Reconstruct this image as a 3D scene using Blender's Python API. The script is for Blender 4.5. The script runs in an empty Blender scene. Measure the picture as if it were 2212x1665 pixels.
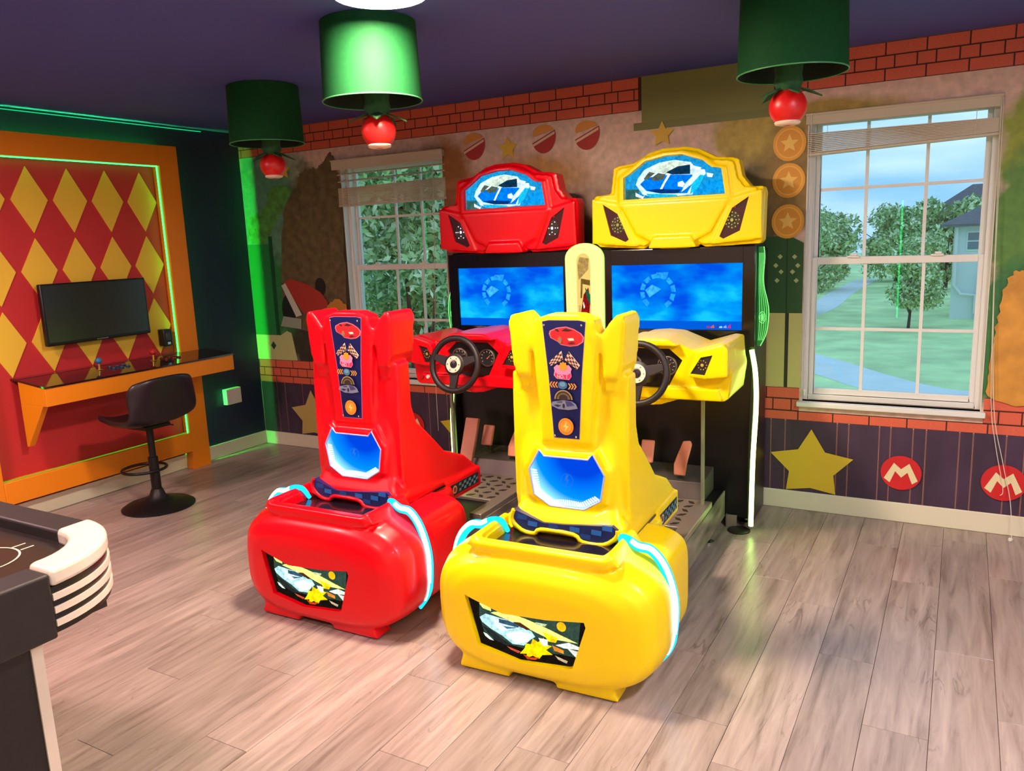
import bpy, bmesh, math, random
from mathutils import Vector, Matrix
random.seed(7)
# light and exposure settings
EXPO, SKY = 0.0, 1.3
LAMP1, LAMP2 = 400.0, 165.0
LEDG, LEDI, LEAK = 320.0, 7.0, 1.0
CYAN, CORE, LIME, BLUEP, COLM = 2.0, 7.0, 9.0, 1.3, .95
CEILC = (72, 82, 164)
S = bpy.context.scene
COL = S.collection
PI = math.pi

# ------------------------------------------------------------------ camera
F_PX = 1711.985
cam_d = bpy.data.cameras.new('camera')
cam_d.sensor_fit = 'HORIZONTAL'; cam_d.sensor_width = 36.0
cam_d.lens = F_PX * 36.0 / 2212.0
cam_d.clip_start = 0.05; cam_d.clip_end = 400
cam = bpy.data.objects.new('camera', cam_d); COL.objects.link(cam)
yaw, pitch, roll = -0.519093, -0.183102, -0.0403724
fw = Vector((math.sin(yaw)*math.cos(pitch), math.cos(yaw)*math.cos(pitch), math.sin(pitch)))
r0 = Vector((math.cos(yaw), -math.sin(yaw), 0)); u0 = r0.cross(fw)
rt = r0*math.cos(roll) + u0*math.sin(roll); up = -r0*math.sin(roll) + u0*math.cos(roll)
mw = Matrix((rt, up, -fw)).transposed().to_4x4(); mw.translation = (5.0396, -4.61608, 1.605774)
cam.matrix_world = mw
S.camera = cam

# ------------------------------------------------------------------ view
S.view_settings.view_transform = 'Standard'
S.view_settings.look = 'None'
S.view_settings.gamma = 1.0
S.view_settings.use_curve_mapping = False
S.view_settings.exposure = EXPO
try:
    S.cycles.use_denoising = True
    S.cycles.max_bounces = 8
    S.cycles.sample_clamp_indirect = 6.0
    S.cycles.caustics_reflective = False
    S.cycles.caustics_refractive = False
except Exception:
    pass

# ------------------------------------------------------------------ world: overcast blue sky
W = bpy.data.worlds.new('world'); S.world = W; W.use_nodes = True
wn = W.node_tree.nodes; wl = W.node_tree.links; wn.clear()
wo = wn.new('ShaderNodeOutputWorld'); wb = wn.new('ShaderNodeBackground')
tc = wn.new('ShaderNodeTexCoord'); mp = wn.new('ShaderNodeMapping'); mp.inputs['Scale'].default_value = (2.2, 2.2, 9)
nz = wn.new('ShaderNodeTexNoise'); nz.inputs['Scale'].default_value = 1.6; nz.inputs['Detail'].default_value = 6
cr = wn.new('ShaderNodeValToRGB')
cr.color_ramp.elements[0].position = .34; cr.color_ramp.elements[0].color = (0.13, 0.44, 0.80, 1)
cr.color_ramp.elements[1].position = .68; cr.color_ramp.elements[1].color = (0.58, 0.82, 1.0, 1)
wl.new(tc.outputs['Generated'], mp.inputs['Vector']); wl.new(mp.outputs['Vector'], nz.inputs['Vector'])
wl.new(nz.outputs['Fac'], cr.inputs['Fac']); wl.new(cr.outputs['Color'], wb.inputs['Color'])
wb.inputs['Strength'].default_value = SKY
wl.new(wb.outputs['Background'], wo.inputs['Surface'])

# ------------------------------------------------------------------ materials
def lin(c):
    def f(v):
        v /= 255.0
        return v/12.92 if v <= .04045 else ((v+.055)/1.055)**2.4
    return (f(c[0]), f(c[1]), f(c[2]), 1.0)

MATS = {}
def mat(name, rgb, rough=.5, metal=0., emit=None, es=0., spec=.5, coat=0., noise=None, alpha=None):
    """noise = (scale xyz, amount): procedural variation of the base colour"""
    if name in MATS: return MATS[name]
    m = bpy.data.materials.new(name); m.use_nodes = True
    nt = m.node_tree; b = nt.nodes['Principled BSDF']
    col = lin(rgb)
    b.inputs['Base Color'].default_value = col
    b.inputs['Roughness'].default_value = rough
    b.inputs['Metallic'].default_value = metal
    b.inputs['Specular IOR Level'].default_value = spec
    b.inputs['Coat Weight'].default_value = coat
    b.inputs['Coat Roughness'].default_value = .06
    if emit is not None:
        b.inputs['Emission Color'].default_value = lin(emit)
        b.inputs['Emission Strength'].default_value = es
    if noise:
        sc, am = noise
        t = nt.nodes.new('ShaderNodeTexCoord'); mpn = nt.nodes.new('ShaderNodeMapping')
        mpn.inputs['Scale'].default_value = sc
        n = nt.nodes.new('ShaderNodeTexNoise'); n.inputs['Scale'].default_value = 1.0; n.inputs['Detail'].default_value = 5
        r = nt.nodes.new('ShaderNodeMapRange')
        r.inputs['From Min'].default_value = .25; r.inputs['From Max'].default_value = .75
        r.inputs['To Min'].default_value = 1-am; r.inputs['To Max'].default_value = 1+am
        h = nt.nodes.new('ShaderNodeHueSaturation'); h.inputs['Color'].default_value = col
        nt.links.new(t.outputs['Object'], mpn.inputs['Vector']); nt.links.new(mpn.outputs['Vector'], n.inputs['Vector'])
        nt.links.new(n.outputs['Fac'], r.inputs['Value']); nt.links.new(r.outputs['Result'], h.inputs['Value'])
        nt.links.new(h.outputs['Color'], b.inputs['Base Color'])
    MATS[name] = m
    return m

def glow(name, rgb, s):
    if name in MATS: return MATS[name]
    m = bpy.data.materials.new(name); m.use_nodes = True
    nt = m.node_tree; nt.nodes.clear()
    o = nt.nodes.new('ShaderNodeOutputMaterial'); e = nt.nodes.new('ShaderNodeEmission')
    e.inputs['Color'].default_value = lin(rgb); e.inputs['Strength'].default_value = s
    nt.links.new(e.outputs[0], o.inputs['Surface'])
    MATS[name] = m
    return m

def P(rgb):            # a flat print colour
    return mat('print_%d_%d_%d' % tuple(rgb), rgb, rough=.55)
def E(rgb, s=1.0):     # a backlit print colour, a little mottled like a printed photograph
    key = 'backlit_%d_%d_%d_%g' % (rgb[0], rgb[1], rgb[2], s)
    if key in MATS: return MATS[key]
    m = glow(key, rgb, s); nt = m.node_tree
    e = [n for n in nt.nodes if n.type == 'EMISSION'][0]
    t = nt.nodes.new('ShaderNodeTexCoord'); n = nt.nodes.new('ShaderNodeTexNoise')
    n.inputs['Scale'].default_value = 55; n.inputs['Detail'].default_value = 4; n.inputs['Distortion'].default_value = .8
    r = nt.nodes.new('ShaderNodeMapRange')
    r.inputs['From Min'].default_value = .3; r.inputs['From Max'].default_value = .7
    r.inputs['To Min'].default_value = s*.7; r.inputs['To Max'].default_value = s*1.5
    nt.links.new(t.outputs['Object'], n.inputs['Vector']); nt.links.new(n.outputs['Fac'], r.inputs['Value']); nt.links.new(r.outputs['Result'], e.inputs['Strength'])
    return m

# ------------------------------------------------------------------ mesh helpers
def ell(cx, cy, rx, ry=None, n=24, a0=0, a1=2*PI):
    ry = rx if ry is None else ry
    full = abs(a1-a0-2*PI) < 1e-6
    k = n if full else n+1
    return [(cx+rx*math.cos(a0+(a1-a0)*i/n), cy+ry*math.sin(a0+(a1-a0)*i/n)) for i in range(k)]

def star(cx, cy, r, ri=.45, n=5, rot=PI/2):
    return [(cx+(r if i % 2 == 0 else r*ri)*math.cos(rot+i*PI/n), cy+(r if i % 2 == 0 else r*ri)*math.sin(rot+i*PI/n)) for i in range(2*n)]

def rrect(x0, x1, y0, y1, r, n=5):
    p = []
    for cx, cy, a in ((x1-r, y1-r, 0), (x0+r, y1-r, PI/2), (x0+r, y0+r, PI), (x1-r, y0+r, 1.5*PI)):
        p += [(cx+r*math.cos(a+PI/2*i/n), cy+r*math.sin(a+PI/2*i/n)) for i in range(n+1)]
    return p

def smoothpath(pts, k=6, closed=False):
    """Catmull-Rom through points of any dimension"""
    n = len(pts); out = []
    for i in range(n if closed else n-1):
        if closed: q = [pts[(i+j) % n] for j in (-1, 0, 1, 2)]
        else: q = [pts[max(0, i-1)], pts[i], pts[i+1], pts[min(n-1, i+2)]]
        for s in range(k):
            t = s/k
            out.append(tuple(.5*(2*b+(c-a)*t+(2*a-5*b+4*c-d)*t*t+(-a+3*b-3*c+d)*t**3) for a, b, c, d in zip(*q)))
    if not closed: out.append(tuple(pts[-1]))
    return out

class MB:
    def __init__(s): s.v = []; s.f = []; s.m = []
    def add(s, vs, fs, mi=0):
        o = len(s.v); s.v += [tuple(v) for v in vs]
        s.f += [tuple(o+i for i in f) for f in fs]; s.m += [mi]*len(fs)
        return s
    def box(s, x0, x1, y0, y1, z0, z1, mi=0, M=None):
        vs = [(x, y, z) for z in (z0, z1) for y in (y0, y1) for x in (x0, x1)]
        if M: vs = [M @ Vector(v) for v in vs]
        return s.add(vs, [(0, 2, 3, 1), (4, 5, 7, 6), (0, 1, 5, 4), (2, 6, 7, 3), (0, 4, 6, 2), (1, 3, 7, 5)], mi)
    def prism(s, poly, axis, a, b, mi=0, M=None):
        """poly in the two other axes, extruded from a to b along axis"""
        n = len(poly)
        def pt(p, t):
            return {'x': (t, p[0], p[1]), 'y': (p[0], t, p[1]), 'z': (p[0], p[1], t)}[axis]
        vs = [pt(p, a) for p in poly] + [pt(p, b) for p in poly]
        if M: vs = [M @ Vector(v) for v in vs]
        fs = [tuple(range(n))[::-1], tuple(range(n, 2*n))] + [(i, (i+1) % n, n+(i+1) % n, n+i) for i in range(n)]
        return s.add(vs, fs, mi)
    def loft(s, rings, cap=True, mi=0, closed=False):
        n = len(rings[0]); vs = [p for r in rings for p in r]; fs = []
        k = len(rings)
        for i in range(k if closed else k-1):
            j = (i+1) % k
            for a in range(n):
                b = (a+1) % n
                fs.append((i*n+a, i*n+b, j*n+b, j*n+a))
        if cap and not closed: fs += [tuple(range(n))[::-1], tuple((k-1)*n+a for a in range(n))]
        return s.add(vs, fs, mi)
    def tube(s, path, r, n=8, closed=False, mi=0):
        path = [Vector(p) for p in path]; k = len(path); rings = []
        T = []
        for i in range(k):
            if closed: t = path[(i+1) % k]-path[i-1]
            else: t = path[min(k-1, i+1)]-path[max(0, i-1)]
            T.append(t.normalized())
        ref = Vector((0, 0, 1)) if abs(T[0].z) < .9 else Vector((1, 0, 0))
        nv = T[0].cross(ref).normalized()
        for i in range(k):
            nv = (nv - T[i]*nv.dot(T[i])).normalized(); bv = T[i].cross(nv)
            rr = r[i] if isinstance(r, (list, tuple)) else r
            rings.append([path[i]+nv*rr*math.cos(2*PI*a/n)+bv*rr*math.sin(2*PI*a/n) for a in range(n)])
        return s.loft(rings, True, mi, closed)
    def lathe(s, prof, n=24, M=None, mi=0, caps=True):
        """prof = [(r, z)] around z"""
        rings = [[(r*math.cos(2*PI*a/n), r*math.sin(2*PI*a/n), z) for a in range(n)] for r, z in prof]
        if M: rings = [[M @ Vector(p) for p in r] for r in rings]
        return s.loft(rings, caps, mi)
    def sphere(s, c, r, n=14, mi=0, sc=(1, 1, 1)):
        pr = [(max(1e-4, r*math.sin(PI*i/n)), -r*math.cos(PI*i/n)) for i in range(n+1)]
        M = Matrix.Translation(Vector(c)) @ Matrix.Diagonal((sc[0], sc[1], sc[2], 1))
        return s.lathe(pr, 2*n, M, mi)
    def mesh(s, name, mats, smooth=None, recalc=True):
        me = bpy.data.meshes.new(name)
        me.from_pydata(s.v, [], s.f)
        for m in (mats if isinstance(mats, (list, tuple)) else [mats]): me.materials.append(m)
        me.polygons.foreach_set('material_index', s.m)
        if recalc:
            bm = bmesh.new(); bm.from_mesh(me)
            bmesh.ops.remove_doubles(bm, verts=bm.verts, dist=1e-6)
            bmesh.ops.recalc_face_normals(bm, faces=bm.faces)
            bm.to_mesh(me); bm.free()
        if smooth is not None:
            me.shade_smooth(); me.set_sharp_from_angle(angle=math.radians(smooth))
        me.update()
        return me
    def build(s, name, mats, parent=None, smooth=None, bevel=0, seg=2, recalc=True):
        return link(name, s.mesh(name, mats, 50 if (bevel and smooth is None) else smooth, recalc), parent, bevel, seg)

def link(name, me, parent=None, bevel=0, seg=2):
    o = bpy.data.objects.new(name, me); COL.objects.link(o)
    if parent is not None: o.parent = parent
    if bevel:
        b = o.modifiers.new('bevel', 'BEVEL'); b.width = bevel; b.segments = seg; b.limit_method = 'ANGLE'; b.angle_limit = math.radians(35)
        b.harden_normals = False
    return o

def tag(o, label=None, cat=None, group=None, kind=None):
    if label: o['label'] = label
    if cat: o['category'] = cat
    if group: o['group'] = group
    if kind: o['kind'] = kind
    return o

def empty(name, loc=(0, 0, 0), rz=0):
    o = bpy.data.objects.new(name, None); COL.objects.link(o); o.location = loc; o.rotation_euler = (0, 0, rz)
    o.empty_display_size = .1
    return o

def fuse(mb, voxel, it, cutters=()):
    """melt overlapping solids into one moulded skin, then cut recesses"""
    tmp = [link('tmp', mb.mesh('tmp', []))]
    o = tmp[0]
    m = o.modifiers.new('r', 'REMESH'); m.mode = 'VOXEL'; m.voxel_size = voxel
    m = o.modifiers.new('s', 'SMOOTH'); m.factor = .5; m.iterations = it
    for c in cutters:
        t = link('tmpc', c.mesh('tmpc', [])); tmp.append(t)
        m = o.modifiers.new('b', 'BOOLEAN'); m.operation = 'DIFFERENCE'; m.object = t; m.solver = 'EXACT'
    dg = bpy.context.evaluated_depsgraph_get(); dg.update()
    me = bpy.data.meshes.new_from_object(o.evaluated_get(dg), depsgraph=dg)
    for t in tmp:
        d = t.data; bpy.data.objects.remove(t); bpy.data.meshes.remove(d)
    me.materials.clear()
    me.shade_smooth(); me.set_sharp_from_angle(angle=math.radians(40))
    return me

def shell(name, me, m, parent):
    me2 = me.copy(); me2.name = name
    me2.materials.clear(); me2.materials.append(m)
    me2.polygons.foreach_set('material_index', [0]*len(me2.polygons))
    return link(name, me2, parent)

def prints(name, parent, layers, place, step=.0006, smooth=None):
    """flat print: layers = [(polygon, material)], place(u, v, h) -> xyz, each layer a hair above the last"""
    mb = MB(); ms = []
    for i, (poly, m) in enumerate(layers):
        if m not in ms: ms.append(m)
        mb.add([place(u, v, step*(i+1)) for u, v in poly], [tuple(range(len(poly)))], ms.index(m))
    return mb.build(name, ms, parent, recalc=False)

def text_mesh(txt, size):
    cu = bpy.data.curves.new('txt', 'FONT'); cu.body = txt; cu.size = size; cu.align_x = 'CENTER'; cu.align_y = 'CENTER'
    o = bpy.data.objects.new('txt', cu); COL.objects.link(o)
    dg = bpy.context.evaluated_depsgraph_get(); dg.update()
    me = bpy.data.meshes.new_from_object(o.evaluated_get(dg), depsgraph=dg)
    bpy.data.objects.remove(o); bpy.data.curves.remove(cu)
    return me

M_white = mat('white_paint', (225, 222, 212), .45)
M_black = mat('black_plastic', (14, 13, 16), .32)
M_blackm = mat('black_metal', (20, 18, 20), .45, .3)
M_chrome = mat('chrome', (200, 200, 205), .2, 1.)

# ================================================================== ROOM
RX, RY, RH = 6.4, -5.9, 2.5
WL = (1.03, 1.93, .62, 2.19)     # left window opening x0 x1 z0 z1
WR = (4.28, 5.16, .64, 2.19)

# ---- floor and planks
def wood_mat():
    m = bpy.data.materials.new('grey_laminate'); m.use_nodes = True
    nt = m.node_tree; N = nt.nodes.new; L = nt.links.new; b = nt.nodes['Principled BSDF']
    oi = N('ShaderNodeObjectInfo'); t = N('ShaderNodeTexCoord')
    add = N('ShaderNodeVectorMath'); add.operation = 'ADD'
    sc = N('ShaderNodeVectorMath'); sc.operation = 'SCALE'; sc.inputs['Scale'].default_value = 40
    cmb = N('ShaderNodeCombineXYZ'); L(oi.outputs['Random'], cmb.inputs[0]); L(oi.outputs['Random'], cmb.inputs[1])
    L(cmb.outputs[0], sc.inputs[0]); L(t.outputs['Object'], add.inputs[0]); L(sc.outputs[0], add.inputs[1])
    mp = N('ShaderNodeMapping'); mp.inputs['Scale'].default_value = (26, 2.2, 1); L(add.outputs[0], mp.inputs['Vector'])
    n = N('ShaderNodeTexNoise'); n.inputs['Scale'].default_value = 1; n.inputs['Detail'].default_value = 7; n.inputs['Roughness'].default_value = .62; n.inputs['Distortion'].default_value = .6
    L(mp.outputs[0], n.inputs['Vector'])
    r = N('ShaderNodeValToRGB'); e = r.color_ramp.elements
    e[0].position = .27; e[0].color = lin((112, 97, 89)); e[1].position = .72; e[1].color = lin((176, 160, 150))
    x = e.new(.45); x.color = lin((150, 134, 125))
    L(n.outputs['Fac'], r.inputs['Fac'])
    # dark cracks along the grain
    mp2 = N('ShaderNodeMapping'); mp2.inputs['Scale'].default_value = (9, 1.1, 1); L(add.outputs[0], mp2.inputs['Vector'])
    n2 = N('ShaderNodeTexNoise'); n2.inputs['Scale'].default_value = 1; n2.inputs['Detail'].default_value = 4; n2.inputs['Distortion'].default_value = 1.2
    L(mp2.outputs[0], n2.inputs['Vector'])
    s1 = N('ShaderNodeMath'); s1.operation = 'SUBTRACT'; s1.inputs[1].default_value = .5; L(n2.outputs['Fac'], s1.inputs[0])
    ab = N('ShaderNodeMath'); ab.operation = 'ABSOLUTE'; L(s1.outputs[0], ab.inputs[0])
    n3 = N('ShaderNodeTexNoise'); n3.inputs['Scale'].default_value = 2.3; L(add.outputs[0], n3.inputs['Vector'])
    mr = N('ShaderNodeMapRange'); mr.inputs['From Min'].default_value = .0; mr.inputs['From Max'].default_value = .010; mr.inputs['To Min'].default_value = .55; mr.inputs['To Max'].default_value = 0
    L(ab.outputs[0], mr.inputs['Value'])
    gate = N('ShaderNodeMapRange'); gate.inputs['From Min'].default_value = .52; gate.inputs['From Max'].default_value = .6; L(n3.outputs['Fac'], gate.inputs['Value'])
    mu = N('ShaderNodeMath'); mu.operation = 'MULTIPLY'; L(mr.outputs[0], mu.inputs[0]); L(gate.outputs[0], mu.inputs[1])
    mix = N('ShaderNodeMix'); mix.data_type = 'RGBA'; L(mu.outputs[0], mix.inputs['Factor']); L(r.outputs['Color'], mix.inputs[6]); mix.inputs[7].default_value = lin((70, 58, 52))
    hs = N('ShaderNodeHueSaturation'); L(mix.outputs[2], hs.inputs['Color'])
    v = N('ShaderNodeMapRange'); v.inputs['To Min'].default_value = .86; v.inputs['To Max'].default_value = 1.12; L(oi.outputs['Random'], v.inputs['Value']); L(v.outputs[0], hs.inputs['Value'])
    L(hs.outputs[0], b.inputs['Base Color'])
    b.inputs['Roughness'].default_value = .29
    bp = N('ShaderNodeBump'); bp.inputs['Strength'].default_value = .12; bp.inputs['Distance'].default_value = .002; L(n.outputs['Fac'], bp.inputs['Height']); L(bp.outputs[0], b.inputs['Normal'])
    return m
M_wood = wood_mat()
fl = MB().box(0, RX, RY, 0.0, -.06, -.008).build('floor', mat('plank_joint', (84, 74, 68), .8))
tag(fl, 'grey washed oak laminate plank floor', kind='structure')
PW, PL_, G = .193, 1.22, .0007
pme = {}
def plank_mesh(l):
    k = round(l, 3)
    if k not in pme:
        c = .0008; w = PW/2-G; h = l/2-G
        mb = MB().loft([[(-w, -h, -.008), (w, -h, -.008), (w, h, -.008), (-w, h, -.008)],
                        [(-w, -h, -c), (w, -h, -c), (w, h, -c), (-w, h, -c)],
                        [(-w+c, -h+c, 0), (w-c, -h+c, 0), (w-c, h-c, 0), (-w+c, h-c, 0)]])
        pme[k] = mb.mesh('plank', M_wood)
    return pme[k]
offs = [0, .41, .82, .2, .61, 1.02]
xi = 0; x = 4.254 - PW*23
while x < RX:
    x0, x1 = x, x+PW
    if x1 > .05 and x0 < RX-.01 and x0 > -.19:
        y = 0.0 - offs[xi % 6]
        segs = [(y, 0.0)] if y < -.02 else []
        while y > RY:
            segs.append((max(RY, y-PL_), y)); y -= PL_
        for a, b in segs:
            if b-a < .03: continue
            if x0 < 0: continue
            o = link('plank', plank_mesh(b-a), fl); o.location = ((x0+x1)/2, (a+b)/2, 0)
    xi += 1; x += PW
o = link('plank', plank_mesh(PL_), fl)   # narrow rip along the left wall
o.location = (.0, -3.0, -.0005); o.scale = (.3, 1, 1); o.location.x = .03

# ---- walls, ceiling
M_navy = mat('navy_wall_paint', (22, 34, 66), .6, noise=((3, 3, 3), .12))
M_cream_wall = mat('cream_wall_paint', (216, 204, 188), .7)
M_ceil = mat('navy_ceiling_paint', CEILC, .75)
tag(MB().box(-.12, 0, RY, .12, 0, RH).build('wall_left', M_navy), 'navy painted wall with framed diamond panel', kind='structure')
tag(MB().box(RX, RX+.12, RY, .12, 0, RH).build('wall_right', M_cream_wall), kind='structure')
tag(MB().box(-.12, RX+.12, RY-.12, RY, 0, RH).build('wall_front', M_cream_wall), kind='structure')
tag(MB().box(-.12, RX+.12, RY-.12, .12, RH, RH+.1).build('ceiling', M_ceil), 'dark navy painted ceiling', kind='structure')

def mural_mat():
    m = bpy.data.materials.new('mural_background'); m.use_nodes = True
    nt = m.node_tree; N = nt.nodes.new; L = nt.links.new; b = nt.nodes['Principled BSDF']; b.inputs['Roughness'].default_value = .6
    t = N('ShaderNodeTexCoord'); n = N('ShaderNodeTexNoise'); n.inputs['Scale'].default_value = 7; n.inputs['Detail'].default_value = 6
    L(t.outputs['Object'], n.inputs['Vector'])
    cur = None
    base = N('ShaderNodeRGB'); base.outputs[0].default_value = lin((228, 196, 178)); cur = base.outputs[0]
    blobs = [  # cx cz rx rz colour softness
        (.25, 1.6, .5, .9, (96, 150, 120), .5), (.85, 1.75, .42, .45, (92, 78, 52), .25), (.75, 1.15, .5, .62, (56, 50, 38), .25), (.2, 1.2, .32, .34, (45, 120, 62), .3),
        (1.95, 2.02, .22, .26, (168, 112, 62), .5), (2.7, 1.35, 1.3, .55, (120, 84, 62), .6), (2.6, 2.0, .35, .12, (205, 150, 90), .8),  # wide brown middle blob is mostly shade behind the machines, put into the colour
        (4.02, 2.12, .27, .2, (190, 165, 78), .35), (3.95, 1.74, .34, .25, (104, 92, 52), .35), (4.2, 1.9, .14, .3, (146, 118, 62), .5),
        (4.4, 2.2, .3, .06, (176, 150, 70), .6), (5.45, 1.95, .3, .36, (150, 165, 60), .3), (5.35, 1.55, .24, .35, (92, 140, 60), .3), (5.5, 1.0, .5, .45, (58, 122, 62), .25)]
    for cx, cz, rx, rz, c, so in blobs:
        mp = N('ShaderNodeMapping'); mp.inputs['Location'].default_value = (-cx/rx, 0, -cz/rz); mp.inputs['Scale'].default_value = (1/rx, 0, 1/rz)
        L(t.outputs['Object'], mp.inputs['Vector'])
        le = N('ShaderNodeVectorMath'); le.operation = 'LENGTH'; L(mp.outputs[0], le.inputs[0])
        ma = N('ShaderNodeMath'); ma.operation = 'MULTIPLY_ADD'; ma.inputs[1].default_value = .9; L(n.outputs['Fac'], ma.inputs[0]); L(le.outputs['Value'], ma.inputs[2])
        mr = N('ShaderNodeMapRange'); mr.inputs['From Min'].default_value = 1.45-so/2; mr.inputs['From Max'].default_value = 1.45+so/2; mr.inputs['To Min'].default_value = 1; mr.inputs['To Max'].default_value = 0
        L(ma.outputs[0], mr.inputs['Value'])
        mx = N('ShaderNodeMix'); mx.data_type = 'RGBA'; L(mr.outputs[0], mx.inputs['Factor']); L(cur, mx.inputs[6]); mx.inputs[7].default_value = lin(c)
        cur = mx.outputs[2]
    n2 = N('ShaderNodeTexNoise'); n2.inputs['Scale'].default_value = 22; n2.inputs['Detail'].default_value = 4; L(t.outputs['Object'], n2.inputs['Vector'])
    mr = N('ShaderNodeMapRange'); mr.inputs['From Min'].default_value = .3; mr.inputs['From Max'].default_value = .7; mr.inputs['To Min'].default_value = .8; mr.inputs['To Max'].default_value = 1.12; L(n2.outputs['Fac'], mr.inputs['Value'])
    hs = N('ShaderNodeHueSaturation'); L(mr.outputs[0], hs.inputs['Value']); L(cur, hs.inputs['Color']); L(hs.outputs[0], b.inputs['Base Color'])
    return m
wb_ = MB()
for x0, x1, z0, z1 in [(-.12, WL[0], 0, RH), (WL[0], WL[1], 0, WL[2]), (WL[0], WL[1], WL[3], RH), (WL[1], WR[0], 0, RH), (WR[0], WR[1], 0, WR[2]), (WR[0], WR[1], WR[3], RH), (WR[1], RX+.12, 0, RH)]:
    wb_.box(x0, x1, 0, .16, z0, z1)
wall = tag(wb_.build('wall_back', mural_mat()), 'mural wall with printed brick bands, foliage, stars and emblems', kind='structure')

WPI = [0]
def on_wall(u, v, h): return (u, -h-.0012-.00045*WPI[0], v)
def clip(x0, x1, z0, z1):
    """interval of a wall strip minus the window openings"""
    out = [(x0, x1)]
    for w in (WL, WR):
        if z1 > w[2]-.03 and z0 < w[3]+.02:
            nx = []
            for a, b in out:
                if b <= w[0]-.01 or a >= w[1]+.01: nx.append((a, b)); continue
                if a < w[0]-.03: nx.append((a, w[0]-.01))
                if b > w[1]+.03: nx.append((w[1]+.01, b))
            out = nx
    return out
M_brick = mat('printed_brick_red', (218, 100, 70), .6, noise=((14, 14, 14), .18))
M_mortar = mat('printed_mortar', (66, 28, 22), .7)
bme = {}
def brick(x0, x1, z0, z1):
    o = link('brick', bme.setdefault('b', MB().box(-.5, .5, -1, 0, -.5, .5).mesh('brick', M_brick)), wall)
    o.location = ((x0+x1)/2, 0, (z0+z1)/2); o.scale = (x1-x0, .0026, z1-z0)
PIPE = (3.33, 4.12, 2.20, 2.5)
def band(z0, z1, rows, start):
    for a, b in clip(.002, RX-.002, z0, z1) if z1 < 1 else [(.002, RX-.002)]:
        MB().box(a, b, -.0014, 0, z0, z1 if z1 > 1 else min(z1, 9)).build('mortar_print', M_mortar, wall)
    for (ra, rb, unit, off) in rows:
        x = start+off; x -= math.ceil(x/unit)*unit; i = 0
        while x < RX:
            w = unit*(1 if unit > .12 else (1.09 if i % 2 else .91))
            a, b = max(.004, x+.0035), min(RX-.004, x+w-.0035)
            if b-a > .012:
                for c, d in clip(a, b, ra, rb):
                    if z0 > 1:
                        if c < PIPE[1] and d > PIPE[0]:
                            if c < PIPE[0]: d = PIPE[0]
                            elif d > PIPE[1]: c = PIPE[1]
                            else: continue
                    if d-c > .01: brick(c, d, ra+.0035, rb-.0035)
            x += w; i += 1
band(2.311, 2.499, [(2.434, 2.4995, .1845, 4.457), (2.372, 2.434, .0925, 4.507), (2.311, 2.372, .1845, 4.457)], 0)
# lower band: mortar panels split so that nothing crosses the windows
for z0, z1 in ((.525, .58), (.58, .712)):
    for a, b in clip(.002, RX-.002, z0, z1): MB().box(a, b, -.0014, 0, z0, z1).build('mortar_print', M_mortar, wall)
for (ra, rb, unit, off) in [(.525, .577, .1855, 4.452), (.581, .646, .0925, 4.136), (.650, .712, .1855, 4.09)]:
    x = off; x -= math.ceil(x/unit)*unit; i = 0
    while x < RX:
        w = unit*(1 if unit > .12 else (1.09 if i % 2 else .91))
        a, b = max(.004, x+.0035), min(RX-.004, x+w-.0035)
        if b-a > .012:
            for c, d in clip(a, b, ra, rb):
                if d-c > .01: brick(c, d, ra+.002, rb-.002)
        x += w; i += 1
# dado: printed boards with pale seams
M_board = mat('printed_dark_board', (64, 44, 68), .6, noise=((9, 1, 3), .35))
M_seam = P((150, 100, 84))
xs = [.002, .18, .27, .46, .62, .72, .9, 1.06, 1.2, 1.28, 1.42, 1.7, 1.86, 2.05, 2.3, 2.45, 2.7, 2.9, 3.15, 3.4, 3.6, 3.85, 4.0, 4.12, 4.199, 4.477, 4.537, 4.692, 4.748, 4.856, 4.918, 5.072, 5.134, 5.28, 5.36, 5.52, 5.7, 5.9, 6.1, 6.3, RX-.002]
for a, b in zip(xs, xs[1:]):
    MB().box(a+.003, b-.003, -.0018, 0, .08, .525).build('board', M_board, wall)
    if b < RX-.1: MB().box(b-.0025, b+.0025, -.001, 0, .1, .52).build('seam', M_seam, wall)

def wallprint(name, layers, label=None, step=.0006):
    WPI[0] += 1
    o = prints(name, wall, layers, on_wall, .0004)
    if label: o['label'] = label
    return o
# plain green ceiling block and corner block, cream blocks, green tile with diamonds
wallprint('printed_green_block', [([(3.30, 2.2), (4.14, 2.2), (4.14, 2.243), (3.30, 2.243)], P((120, 122, 62))), ([(3.35, 2.243), (4.10, 2.243), (4.10, 2.498), (3.35, 2.498)], P((128, 130, 66)))], 'plain olive green printed block under ceiling')
def leafy(pts, amp, k=10, seed=1):
    """leafy outline: scallops pushed in and out along the outline's normal"""
    rnd = random.Random(seed); out = []
    q = smoothpath(pts, k, True); n = len(q)
    for i, (x, z) in enumerate(q):
        dx, dz_ = q[(i+1) % n][0]-q[i-1][0], q[(i+1) % n][1]-q[i-1][1]
        l = math.hypot(dx, dz_) or 1; t = rnd.uniform(-amp, amp)
        out.append((min(x-dz_/l*t, 1.022 if x < 2 else 9), z+dx/l*t))
    return out
M_leafd = mat('printed_dark_foliage', (100, 86, 56), .6, noise=((16, 16, 16), .5))
M_leafg = mat('printed_green_foliage', (84, 146, 66), .6, noise=((16, 16, 16), .5))
wallprint('printed_tree', [(leafy([(.36, 1.5), (.44, 1.9), (.59, 2.02), (.61, 2.13), (.72, 2.17), (.83, 2.19), (.90, 2.24), (.97, 2.25), (1.0, 1.9), (1.0, 1.2), (.9, .95), (.55, .95), (.35, 1.1)], .012, 8, 3), M_leafd)], 'dark brown printed tree')
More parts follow.
